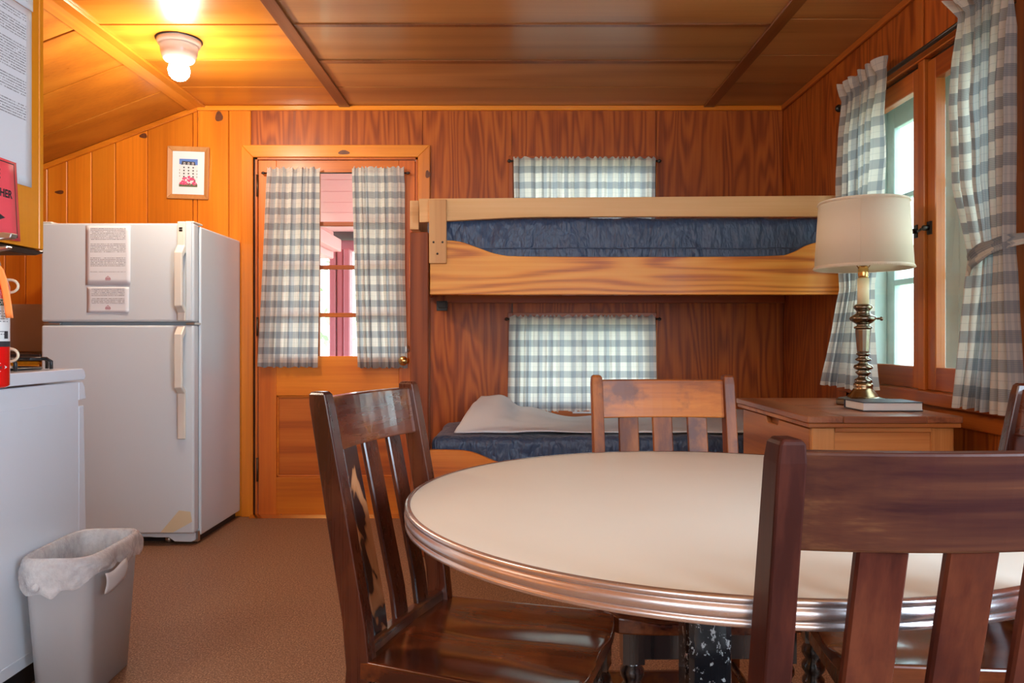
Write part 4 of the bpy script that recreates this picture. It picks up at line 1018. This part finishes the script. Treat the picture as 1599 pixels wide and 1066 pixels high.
def linerfn():
    path = rrect(1, 1, .0001, 1)
    nu, nv = 120, 26
    def hem(a):
        # cuff length: longer towards the near end
        return .052+.030*max(0, math.cos(a+PI/2+.5))+.010*math.sin(3*a)+.006*math.sin(11*a)
    def fn(u, v):
        a = 2*PI*u
        # superellipse-like direction
        ca, sa = math.cos(a), math.sin(a)
        k = (abs(ca)**5+abs(sa)**5)**(-1/5)
        dx, dy = ca*k, sa*k
        if v < .45:   # inside
            t = v/.45; z = lerp(.14, .381, t); e = lerp(-.018, -.004, t)+.006*mnoise.noise(Vector((u*26, z*22, 1)))
            w, l = lerp(.078, .090, z/.38), lerp(.140, .160, z/.38)
        elif v < .6:
            t = (v-.45)/.15; z = .381+.006*math.sin(t*PI); e = lerp(-.004, .014, t); w, l = .090, .160
        else:
            t = (v-.6)/.4; z = .381-hem(a)*t; e = .014+.012*math.sin(t*PI)*(.5+.5*math.sin(9*a))+.010*t*(.4+mnoise.noise(Vector((u*30, t*3, 4)))); w, l = .090, .160
            z += .006*mnoise.noise(Vector((u*30, t*2, 8)))
        return ((w+e)*dx, (l+e)*dy, z)
    return MB().grid(fn, nu, nv)
ob('bag', linerfn(), M['film'], bl, fixn=False)
ob('knot', MB().lathe([(.0, -.012), (.008, -.008), (.011, 0), (.007, .009), (0, .014)], (-.035, -.186, .318), 10, axis='y'), M['film'], bl)
ob('loose_flap', MB().grid(lambda u, v: (.118+.004*math.sin(v*4), -.125+.13*u, .335-.055*v-.006*math.sin(u*5)), 8, 5), cloth_trans('white_bag_plastic', (.86, .87, .90), .3, .4), bl, fixn=False, solid=.001)

# ================================================================== BUNK BED
YB = 3.52
bb = thing('bunk_bed', 'wooden bunk bed with scooped side boards built against the back wall', 'bunk bed', (.55, 3.9, 0))
def bko(n_, mb, mat, **k): return ob(n_, rel(bb, mb), M[mat], bb, **k)
def P(px, py, y=YB): return (pxx(px, y), pz(py, y))
def smooth(pts, it=2):
    for _ in range(it):
        out = [pts[0]]
        for a, b in zip(pts[:-1], pts[1:]):
            out += [(a[0]*.75+b[0]*.25, a[1]*.75+b[1]*.25), (a[0]*.25+b[0]*.75, a[1]*.25+b[1]*.75)]
        out.append(pts[-1]); pts = out
    return pts
XE = XR-.006
topc = smooth([P(671, 375), P(715, 375), P(745, 386), P(775, 397), P(805, 401), P(1215, 401), P(1240, 394), P(1262, 381), P(1283, 377), (XE, P(0, 377)[1])])
bko('side_board', MB().prism([(XE, P(0, 460)[1]), (P(671, 460)[0], P(0, 460)[1])]+topc, 'y', YB, YB+.032), 'rail', bev=.003)
botc = smooth([P(655, 347), P(700, 345), P(770, 341), P(850, 338), (XE, P(0, 338)[1])])
bko('guard_rail', MB().prism([(XE, P(0, 305)[1]), (P(654, 310)[0], P(654, 310)[1])]+botc, 'y', YB, YB+.030), 'rail_pale', bev=.002)
yq_ = YB-.022
bko('bracket', MB().prism([P(670, 311, yq_), P(697, 311, yq_), P(697, 411, yq_), P(670, 411, yq_)], 'y', yq_, YB-.0005), 'rail_pale_v', bev=.002)
for sxp, syp in ((677, 378), (691, 378), (683, 396)):
    x, z = P(sxp, syp, yq_)
    bko('screw', MB().lathe([(.005, -.002), (.004, -.0005), (.004, .0)], (x, yq_, z), 10, axis='y'), 'dkmetal')
bko('end_board', B(pxx(640, 3.60), pxx(654, 3.60), 3.60, 4.29, 1.52, pz(313, 3.6)), 'rail_pale', bev=.002)
bko('end_board', B(pxx(641, 3.60), pxx(653, 3.60), 3.56, 4.29, 1.24, 1.45), 'rail_low', bev=.002)
YP = 3.50
bko('post', MB().prism([(pxx(640, YP), .001), (pxx(669, YP), .001), (pxx(669, YP), pz(362, YP)), (pxx(640, YP), pz(362, YP))], 'y', YP, YP+.085), 'post', bev=.004)
bko('deck', B(pxx(674, YB), XE, YB+.033, 4.295, 1.262, 1.276), 'red_v')
bko('ledger', B(pxx(674, YB), XE, 4.262, 4.296, 1.205, 1.261), 'red_trim_x', bev=.002)
for k in range(7):
    x = -.30+k*.29
    bko('slat', B(x, x+.075, YB+.034, 4.26, 1.246, 1.2615), 'red_trim_y', bev=.001)
bko('wall_bracket', MB().box(-.42, -.36, 4.24, 4.262, 1.16, 1.215).box(-.41, -.365, 4.225, 4.24, 1.175, 1.21), 'dkmetal', bev=.002)
lowc = smooth([P(671, 702), P(725, 703), P(745, 708), P(775, 722), P(810, 730), P(1215, 730), P(1260, 706), (XE, P(0, 704)[1])])
bko('side_board', MB().prism([(XE, .225), (P(671, 0)[0], .225)]+lowc, 'y', YB, YB+.032), 'rail_low', bev=.003)
bko('deck', B(pxx(674, YB), XE, YB+.033, 4.295, .290, .304), 'rail_low')
bko('ledger', B(pxx(674, YB), XE, 4.262, 4.296, .235, .289), 'red_trim_x', bev=.002)

def soft_box(x0, x1, y0, y1, z0, z1, r, nx, ny, nz, amp, freq, seed=0, sag=None):
    bm = bmesh.new(); vs = {}
    def V(i, j, k):
        key = (i, j, k)
        if key in vs: return vs[key]
        p = Vector((lerp(x0, x1, i/nx), lerp(y0, y1, j/ny), lerp(z0, z1, k/nz)))
        c = Vector((min(max(p.x, x0+r), x1-r), min(max(p.y, y0+r), y1-r), min(max(p.z, z0+r), z1-r)))
        d = p-c
        nn = d.normalized() if d.length > 1e-9 else Vector((0, 0, 0))
        q_ = c+nn*r if d.length > 1e-9 else p
        q_ += nn*amp*(mnoise.noise(Vector((q_.x*freq, q_.y*freq, q_.z*freq*1.3+seed)))+.5*mnoise.noise(Vector((q_.x*freq*3, q_.y*freq*2, q_.z*freq*1.2+seed+9))))
        if sag: q_ = sag(q_)
        vs[key] = bm.verts.new(q_); return vs[key]
    for k in (0, nz):
        for i in range(nx):
            for j in range(ny): bm.faces.new([V(i, j, k), V(i+1, j, k), V(i+1, j+1, k), V(i, j+1, k)])
    for j in (0, ny):
        for i in range(nx):
            for k in range(nz): bm.faces.new([V(i, j, k), V(i+1, j, k), V(i+1, j, k+1), V(i, j, k+1)])
    for i in (0, nx):
        for j in range(ny):
            for k in range(nz): bm.faces.new([V(i, j, k), V(i, j+1, k), V(i, j+1, k+1), V(i, j, k+1)])
    bmesh.ops.recalc_face_normals(bm, faces=bm.faces)
    for f in bm.faces: f.smooth = True
    me = bpy.data.meshes.new('m'); bm.to_mesh(me); bm.free(); return me
def mattress(label, x0, x1, y0, y1, z0, z1, seed, lift=0.0):
    t = thing('mattress', label, 'mattress', ((x0+x1)/2, (y0+y1)/2, z0))
    L = t.location
    me = soft_box(x0-L.x, x1-L.x, y0-L.y, y1-L.y, 0, z1-z0, .035, 150, 30, 14, .007, 5.5, seed)
    me.materials.append(M['navy']); o = bpy.data.objects.new('cover', me); COL.objects.link(o); o.parent = t
    zc = (z1-z0)*.5; r = .03; pts = []
    for (cx, cy, a0) in ((x1-L.x-r, y1-L.y-r, 0), (x0-L.x+r, y1-L.y-r, PI/2), (x0-L.x+r, y0-L.y+r, PI), (x1-L.x-r, y0-L.y+r, 1.5*PI)):
        for i in range(5):
            a = a0+PI/2*i/4; pts.append((cx+(r+.003)*math.cos(a), cy+(r+.003)*math.sin(a), zc))
    ex_ = []
    for i in range(len(pts)):
        a, b = Vector(pts[i]), Vector(pts[(i+1) % len(pts)]); nseg = max(1, int((b-a).length/.05))
        ex_ += [a.lerp(b, k/nseg) for k in range(nseg)]
    ex_ = [(p[0], p[1], p[2]+.004*mnoise.noise(Vector((p[0]*4, p[1]*4, seed)))) for p in ex_]
    ob('piping', MB().tube(ex_, .0035, 6, closed=True), M['navy'], t)
    return t
mattress('navy vinyl mattress on the upper bunk', -.40, 1.515, YB+.036, 4.27, 1.278, 1.572, 3)
mattress('navy vinyl mattress on the lower bunk under the white pad', -.375, 1.515, YB+.036, 4.27, .306, .545, 8)

# white pad loosely spread, with its left end curled up
def padfn(u, v):
    xl = lerp(-.275, -.17, v)
    x = lerp(xl, 1.50, u); y = lerp(3.62, 4.20, v)
    base = .556
    X = lerp(-.275, 1.50, u)
    curl = .105*math.exp(-((x+.13)/.135)**4)*(v**.8)
    wave = (.030+.020*math.sin(x*7.5+1)+.012*math.sin(x*17))*v*math.exp(-max(0, x-.2)*.8)
    rise = .055*v*max(0, (x-.5))/.9
    end = .0 if u > .02 else 0
    f = .004*(1+mnoise.noise(Vector((x*7, y*6, 2))))+.012*max(0, mnoise.noise(Vector((x*3.1, y*8, 5))))
    z = base+curl+wave+rise+f
    if u < .06: z -= 0
    return (x-.05*curl/.115*(1-v), y, z)
tag(ob('mattress_pad', MB().grid(padfn, 120, 40), M['pad'], solid=.006, fixn=False), 'rumpled off-white pad spread on the lower bunk mattress', 'mattress pad')

# ================================================================== DRESSER, LAMP, BOOK
dx0, dx1, dy0, dy1, dz = .924, 1.41, 2.38, 3.14, .76
dr = thing('dresser', 'low oak dresser beside the window carrying the lamp and book', 'dresser', ((dx0+dx1)/2, (dy0+dy1)/2, 0))
def do(n_, mb, mat, **k): return ob(n_, rel(dr, mb), M[mat], dr, **k)
tz = dz-.030
do('top_board', B(dx0, dx0+.112, dy0, dy1, tz+.008, dz), 'dresser_top', bev=.003)
do('top_board', B(dx1-.112, dx1, dy0, dy1, tz+.008, dz), 'dresser_top', bev=.003)
yy = dy0
while yy < dy1-.01:
    do('top_board', B(dx0+.1125, dx1-.1125, yy+.0006, min(yy+.1895, dy1), tz+.008, dz), 'dresser_topx', bev=.002); yy += .19
do('top_molding', B(dx0+.004, dx1-.004, dy0+.004, dy1-.004, tz-.006, tz+.0075), 'dresser_x', bev=.002)
bx0, bx1, by0, by1 = dx0+.022, dx1-.016, dy0+.022, dy1-.02
do('side_stile', B(bx0, bx0+.072, by0, by0+.022, .06, tz-.007), 'dresser_v', bev=.003)
do('side_stile', B(bx1-.072, bx1, by0, by0+.022, .06, tz-.007), 'dresser_v', bev=.003)
do('side_rail', B(bx0+.072, bx1-.072, by0, by0+.022, tz-.022, tz-.007), 'dresser_x', bev=.002)
do('side_rail', B(bx0+.072, bx1-.072, by0, by0+.022, .06, .14), 'dresser_x', bev=.002)
do('side_panel', B(bx0+.07, bx1-.07, by0+.010, by0+.018, .12, tz-.02), 'dresser_x')
do('case', B(bx0+.02, bx1-.002, by0+.022, by1, .06, tz-.007), 'dresser')
do('plinth', B(bx0+.03, bx1-.02, by0+.02, by1-.01, .001, .06), 'dresser')
nz = 3; zz0, zz1 = .08, tz-.010
for k in range(nz):
    a = lerp(zz0, zz1, k/nz)+.003; b = lerp(zz0, zz1, (k+1)/nz)-.003
    ya, yb2 = by0+.024, by1-.002; yn = ya+.05
    # drawer front with a finger notch cut into its upper edge
    poly = [(ya, a), (yb2, a), (yb2, b), ((ya+yb2)/2+.07, b), ((ya+yb2)/2+.055, b-.022), ((ya+yb2)/2-.055, b-.022), ((ya+yb2)/2-.07, b), (ya, b)]
    do('drawer', MB().prism(poly, 'x', bx0, bx0+.019), 'dresser', bev=.003)

lx, ly = 1.295, 2.81
lp = thing('table_lamp', 'bronze candlestick table lamp with white fabric shade on the dresser', 'lamp', (lx, ly, dz+.001))
LZ = lambda y: (CAMH-((420+y/4.44)-530)*ly/FPX)-dz
LR = lambda r: r/4.44/(FPX/ly)
octp = [(.098, 0.0), (.100, .004), (.100, .016), (.092, .022), (.070, .026), (.060, .028)]
ob('base_plate', MB().lathe(octp, n=8, smooth=False), M['bronze'], lp, bev=.002)
ob('foot', MB().lathe([(LR(115), .027), (LR(112), LZ(895)), (LR(100), LZ(880)), (LR(82), LZ(855)), (LR(66), LZ(835)), (LR(60), LZ(825)), (LR(64), LZ(812)), (LR(62), LZ(796)), (LR(52), LZ(790))], n=40), M['bronze_gold'], lp)
prof = [(52, 792), (58, 782), (56, 768), (38, 755), (30, 745), (34, 735), (50, 722), (50, 714), (34, 706), (40, 700), (60, 692), (63, 682), (58, 668), (40, 660), (28, 650), (30, 642), (50, 634), (52, 626), (36, 616), (30, 608), (36, 600), (46, 592), (42, 584)]
ob('turned_stem', MB().lathe([(LR(a), LZ(b)) for a, b in prof], n=36), M['bronze'], lp)
ob('fluted_column', MB().lathe([(LR(37), LZ(586)), (LR(40), LZ(570)), (LR(51), LZ(425)), (LR(50), LZ(418))], n=12, smooth=False), M['bronze'], lp, bev=.0015)
prof = [(50, 420), (60, 412), (60, 402), (42, 395), (40, 385), (58, 375), (82, 358), (88, 344), (84, 334), (66, 322), (44, 308), (42, 295), (52, 282), (62, 274), (62, 262), (54, 252), (46, 246)]
ob('upper_stem', MB().lathe([(LR(a), LZ(b)) for a, b in prof], n=36), M['bronze'], lp)
ob('switch_key', MB().lathe([(.004, 0), (.004, .02), (.008, .022), (.008, .028), (0, .029)], (LR(80), 0, LZ(345)), 10, axis='x'), M['bronze'], lp)
ob('candle_sleeve', MB().lathe([(LR(38), LZ(248)), (LR(38), LZ(66)), (LR(30), LZ(64))], n=28), M['candle'], lp)
ob('socket', MB().lathe([(LR(30), LZ(66)), (LR(34), LZ(50)), (LR(34), LZ(0)), (LR(28), LZ(-20)), (0, LZ(-20))], n=20), M['brass'], lp)
ob('bulb', MB().lathe([(.012, LZ(-20)), (.014, LZ(-50)), (.028, LZ(-130)), (.030, LZ(-180)), (.018, LZ(-240)), (0, LZ(-255))], n=20), M['porcelain'], lp)
sz0, sz1 = pz(420, ly)-dz, pz(316, ly)-dz
r0, r1 = .168, .153
ob('shade', MB().lathe([(r0, sz0), (r1, sz1)], n=64, cap=False), M['shade'], lp, solid=.0015)
def trimring(r, z, name):
    mb = MB(); N = 150
    mb.lathe([(r+.0012, z-.006), (r+.0032, z-.004), (r+.0032, z+.004), (r+.0012, z+.006)], n=64, cap=False)
    for i in range(N):
        a = 2*PI*i/N; mb.lathe([(0, -.003), (.0028, 0), (0, .003)], ((r+.0035)*math.cos(a), (r+.0035)*math.sin(a), z-.002), 5, cap=False)
    return ob(name, mb, M['shade'], lp)
trimring(r0, sz0+.004, 'braid_trim'); trimring(r1, sz1-.004, 'braid_trim')
ob('seam', MB().tube([((r0+.001)*math.cos(-2.05), (r0+.001)*math.sin(-2.05), sz0+.01), ((r1+.001)*math.cos(-2.05), (r1+.001)*math.sin(-2.05), sz1-.01)], .0012, 6), M['shade'], lp)
ob('harp', MB().tube([(-.015, 0, LZ(0)), (-.045, 0, LZ(-80)), (-.045, 0, sz1-.05), (0, 0, sz1-.005), (.045, 0, sz1-.05), (.045, 0, LZ(-80)), (.015, 0, LZ(0))], .0018, 6).tube([(-r1, 0, sz1-.006), (r1, 0, sz1-.006)], .0015, 6).tube([(0, -r1, sz1-.006), (0, r1, sz1-.006)], .0015, 6), M['brass'], lp)
def zb_(v): return dz+v
bk = thing('book', 'closed white-paged book with dark cover lying in front of the lamp', 'book', (1.268, 2.605, dz+.001), math.radians(0))
ob('page_block', B(-.098, .098, -.068, .068, .003, .028), M['label'], bk, bev=.001)
ob('cover', MB().box(-.102, .100, -.072, .071, 0, .003).box(-.102, .100, -.072, .071, .028, .031), M['book'], bk, bev=.001)
ob('spine', B(-.102, .1, .0705, .0735, .0, .031), M['book'], bk, bev=.001)

# ================================================================== DINING TABLE
TX, TY, TR, TZ = .344, 1.290, .518, .735
tt = thing('dining_table', 'round cream laminate dining table with ribbed metal edge band', 'table', (TX, TY, 0))
ob('tabletop', MB().lathe([(TR-.05, TZ-.026), (TR-.0015, TZ-.026), (TR-.0015, TZ-.0003), (TR-.003, TZ)], n=160), M['laminate'], tt)
t = .030
bp = [(TR-.006, TZ+.0008), (TR+.001, TZ+.0008), (TR+.0025, TZ-.001), (TR+.0025, TZ-.0055), (TR+.0002, TZ-.0065), (TR+.0002, TZ-.008), (TR+.003, TZ-.0095), (TR+.0038, TZ-.015), (TR+.003, TZ-.0205), (TR+.0002, TZ-.022), (TR+.0002, TZ-.0235), (TR+.0025, TZ-.0245), (TR+.0025, TZ-.030), (TR-.002, TZ-.032), (TR-.006, TZ-.031)]
ob('edge_band', MB().lathe(bp, n=160, cap=False), M['band'], tt)
ob('underframe', MB().box(-.30, .30, -.03, .03, TZ-.05, TZ-.0265).box(-.03, .03, -.30, -.031, TZ-.05, TZ-.0265).box(-.03, .03, .031, .30, TZ-.05, TZ-.0265), M['ch_dark'], tt, bev=.002)
pw = .038
ob('pedestal', B(-pw-.018, pw-.018, -pw, pw, .06, TZ-.0505), M['chip'], tt, bev=.012, seg=2)
for a in (PI/4, 3*PI/4, 5*PI/4, 7*PI/4):
    c, s = math.cos(a), math.sin(a)
    mb = MB().prism([(.0, .04), (.0, .10), (.06, .09), (.34, .035), (.36, .03), (.36, .002), (.32, .002), (.30, .02)], 'y', -.025, .025)
    mb.v = [(x*c-y*s-.018, x*s+y*c, z) for x, y, z in mb.v]
    ob('foot', mb, M['chip'], tt, bev=.004)

# ================================================================== CHAIRS
def chair(label, loc, rz, mats, swirl=None, hx=.164, sp=.087, group='slat-back dining chairs around the round table'):
    t = thing('dining_chair', label, 'chair', (loc[0], loc[1], 0), rz, group)
    mv, mx, ms = M[mats[0]], M[mats[1]], M['ch_seat']
    H = .910
    pathf = [(-.245, .001), (-.200, .36), (-.192, .44), (-.200, .52), (-.272, H)]
    def yof(z):
        for (a, za), (b, zb) in zip(pathf[:-1], pathf[1:]):
            if z <= zb: return a+(b-a)*(z-za)/(zb-za)
        return pathf[-1][0]
    for s in (-1, 1):
        mb = MB(); vs = []
        secs = [(z, yof(z), dep) for z, dep in ((.001, .030), (.20, .036), (.36, .042), (.44, .046), (.52, .044), (.72, .041), (.888, .036), (.905, .033), (H, .026))]
        for z, yc, dep in secs:
            w = .0140 if z < .904 else (.0125 if z < .909 else .009)
            xx = s*(hx+ (.003*(z-.45)/.46 if z > .45 else 0))
            vs += [(xx-w, yc-dep/2, z), (xx+w, yc-dep/2, z), (xx+w, yc+dep/2, z), (xx-w, yc+dep/2, z)]
        fs = [(0, 3, 2, 1), tuple(4*(len(secs)-1)+i for i in range(4))]
        for k in range(len(secs)-1):
            for i in range(4):
                j = (i+1) % 4; fs.append((4*k+i, 4*k+j, 4*k+4+j, 4*k+4+i))
        mb.add(vs, fs); ob('back_post', mb, mv, t, bev=.0025, seg=2)
    def arc(x, d=.020): return -d*(1-(x/hx)**2)
    n = 14; zt, zb = H-.012, H-.107
    def bar(x0, x1, z0, z1, th, yo=0, n=n, d=.020, arch=0.0):
        vs = []
        for i in range(n+1):
            x = lerp(x0, x1, i/n); k = 1-(2*i/n-1)**2
            for (z, f) in ((z0+arch*0, -1), (z0, 1), (z1+arch*k, 1), (z1+arch*k, -1)):
                vs.append((x, yof(z)+yo+arc(x, d)+f*th/2, z))
        fs = [(0, 1, 2, 3), tuple(4*n+i for i in (3, 2, 1, 0))]
        for i in range(n):
            for a in range(4):
                b = (a+1) % 4; fs.append((4*i+a, 4*i+b, 4*i+4+b, 4*i+4+a))
        return MB().add(vs, fs, 0)
    ob('crest_rail', bar(-hx-.004, hx+.004, zb, zt, .019, 0), mx, t, bev=.003, seg=2)
    ob('lower_rail', bar(-hx+.008, hx-.008, .452, .474, .022, .004, d=.008), mx, t, bev=.003)
    for k, x in enumerate((-sp, 0, sp)):
        w = .0252; vs = []; ns = 6
        for i in range(ns+1):
            z = lerp(.466, zb+.004, i/ns)
            yc = yof(z)+arc(x, lerp(.008, .020, i/ns)); th = .0055
            vs += [(x-w, yc-th, z), (x+w, yc-th, z), (x+w, yc+th, z), (x-w, yc+th, z)]
        fs = [(0, 3, 2, 1), tuple(4*ns+i for i in range(4))]
        for i in range(ns):
            for a in range(4):
                b = (a+1) % 4; fs.append((4*i+a, 4*i+b, 4*i+4+b, 4*i+4+a))
        o = ob('slat', MB().add(vs, fs), M['ch_swirl'] if swirl == k else mv, t, bev=.0025)
        if swirl == k: o['label'] = 'marbled dark and tan slat'
    # saddle seat
    nu, nv = 36, 30
    def outline(u, v):
        y = lerp(-.190, .188, v)
        w = lerp(.178, .200, v)
        ed = 1-.10*max(0, (v-.86)/.14)**2
        return w*(2*u-1)*ed, y-.012*max(0, v-.85)/.15*abs(2*u-1)**4
    def zt_(u, v):
        x = 2*u-1
        scoop = +.008*math.exp(-((abs(x)-.42)/.34)**2)*math.exp(-((v-.55)/.40)**2)+.006*math.exp(-(x/.7)**2)*math.exp(-((v-.35)/.28)**2)
        front = .010*math.exp(-((abs(x)-.5)/.28)**2)*max(0, (v-.6)/.4)**1.5
        return .457-scoop-front
    mb = MB()
    mb.grid(lambda u, v: (*outline(u, v), zt_(u, v)), nu, nv)
    mb.grid(lambda u, v: (*outline(u, v), .424), nu, nv)
    top = lambda i, j: j*(nu+1)+i; N = (nu+1)*(nv+1); fs = []
    for i in range(nu):
        fs += [(top(i, 0), top(i+1, 0), N+top(i+1, 0), N+top(i, 0)), (top(i, nv), top(i+1, nv), N+top(i+1, nv), N+top(i, nv))]
    for j in range(nv):
        fs += [(top(0, j), top(0, j+1), N+top(0, j+1), N+top(0, j)), (top(nu, j), top(nu, j+1), N+top(nu, j+1), N+top(nu, j))]
    for f in fs: mb.f.append(list(f)); mb.m.append(0); mb.sm.append(False); mb.uv.append(None)
    seat = ob('seat', mb, ms, t, bev=.004, seg=2)
    for (a, b, c, d) in ((-.150, .150, .150, .168), (-.152, -.134, -.165, .150), (.134, .152, -.165, .150), (-.134, .134, -.175, -.158)):
        ob('apron', B(a, b, c, d, .370, .4235), M['ch_dark'], t, bev=.002)
    for s in (-1, 1):
        lp_ = [(.014, .001), (.016, .02), (.018, .05), (.014, .06), (.019, .07), (.016, .085), (.021, .18), (.022, .24), (.017, .262), (.023, .272), (.023, .280), (.016, .290), (.024, .302), (.024, .312), (.016, .322), (.024, .336), (.024, .346), (.018, .356), (.021, .362)]
        ob('leg', MB().lathe(lp_, (s*.150, .150, 0), 20).box(s*.150-.0215, s*.150+.0215, .1285, .1715, .362, .4235), M['ch_dark'], t)
        ob('stretcher', MB().tube([(s*.150, .135, .20), (s*.160, -.205, .20)], .009, 10), M['ch_dark'], t)
        ob('stretcher', MB().tube([(s*.150, .135, .12), (s*.160, -.22, .12)], .009, 10), M['ch_dark'], t)
    ob('stretcher', MB().tube([(-.135, .150, .16), (.135, .150, .16)], .010, 10), M['ch_dark'], t)
    ob('stretcher', B(-.152, .152, -.228, -.212, .15, .18), mv, t, bev=.003)
    return t
chair('dark wooden slat-back chair with a marbled slat at the refrigerator side of table', (-.022, 1.395), math.radians(-109), ('ch_v', 'ch_x'), swirl=2)
chair('worn orange-brown slat-back chair between the table and the lower bunk', (.386, 1.668), math.radians(181), ('ch_worn_v', 'ch_worn_x'))
chair('large dark slat-back chair seen from behind, closest to the viewer', (.414, .982), math.radians(3), ('ch_near_v', 'ch_near_x'), hx=.173, sp=.084)
chair('slat-back chair cut off by the frame edge, below the tied-back curtain', (.768, 1.45), math.radians(82), ('ch_v', 'ch_x'))

# ---- pieces of pieces: handles belong to their doors, trim to its shade, printing to its sheet
bpy.context.view_layer.update()
def reparent(root, pairs):
    kids = list(root.children)
    for child, par in pairs:
        ps = [k for k in kids if k.name.split('.')[0] == par]
        for c in [k for k in kids if k.name.split('.')[0] == child]:
            if not ps: continue
            def cen(o):
                vs = o.data.vertices; n = max(1, len(vs)); return sum((v.co for v in vs), Vector())/n
            cc = cen(c); p = min(ps, key=lambda o: (cen(o)-cc).length); c.parent = p
reparent(fr, [('handle', 'freezer_door')])
hs = [o for o in bpy.data.objects if o.name.startswith('handle') and o.parent and o.parent.name.startswith('freezer_door')]
for h in hs:
    if max(v.co.z for v in h.data.vertices) < 1.08:
        h.parent = [k for k in fr.children if k.name == 'refrigerator_door'][0]
reparent(fr, [('handle_trim', 'freezer_door'), ('tape_patch', 'refrigerator_door'), ('badge', 'freezer_door')])
reparent(lp, [('braid_trim', 'shade'), ('seam', 'shade')])
reparent(st_, [('oven_handle', 'oven_door'), ('knob', 'control_panel')])
for o in [o for o in bpy.data.objects if o.get('category') == 'mattress']: reparent(o, [('piping', 'cover')])
for o in [o for o in bpy.data.objects if o.get('category') == 'paper']: reparent(o, [('printing', 'sheet'), ('emblem', 'sheet')])
reparent(pf, [('photo', 'mat_board')])
reparent(fe, [('label_printing', 'label_band'), ('label_header', 'label_band'), ('label_stripe', 'label_band'), ('pictogram', 'label_band'), ('gauge', 'collar'), ('tag_tie', 'tag'), ('wire_loop', 'bracket_plate')])
reparent(sg, [('lettering', 'card'), ('arrow', 'card'), ('border', 'card')])
reparent(bb, [('screw', 'bracket')])

# ---- dark knots that the photograph shows on particular boards
kn = plain('dark_knot', (.15,.040,.010), .5, dirt=(.04,.01,.004), dirtamt=.8, dscale=60)
def knot(px, py, rw, rh, y, parent, rot=0):
    x, z = pxx(px, y), pz(py, y); k = y/FPX
    pts = []
    for i in range(14):
        a = 2*PI*i/14; r = 1+.12*math.sin(3*a+px)
        dx, dz = rw*k*r*math.cos(a), rh*k*r*math.sin(a)
        pts.append((x+dx*math.cos(rot)-dz*math.sin(rot), z+dx*math.sin(rot)+dz*math.cos(rot)))
    return ob('knot', MB().prism(pts, 'y', y-.0006, y+.0005), kn, parent)
boards = [o for o in wb.children if o.name.startswith('board')]
def at(px):
    x = pxx(px, YW)
    for o in boards:
        xs_ = [v.co.x for v in o.data.vertices]
        if min(xs_) <= x <= max(xs_): return o
    return wb
for px, py, a, b in ((342, 182, 6, 8), (386, 540, 7, 3), (386, 683, 7, 3), (224, 212, 6, 4), (93, 300, 7, 3)):
    knot(px, py, a, b, YW, at(px))
knot(537, 238, 9, 3.5, y0, door); knot(668, 272, 4, 6, y0, door)
knot(681, 719, 5, 4, YB, bb)
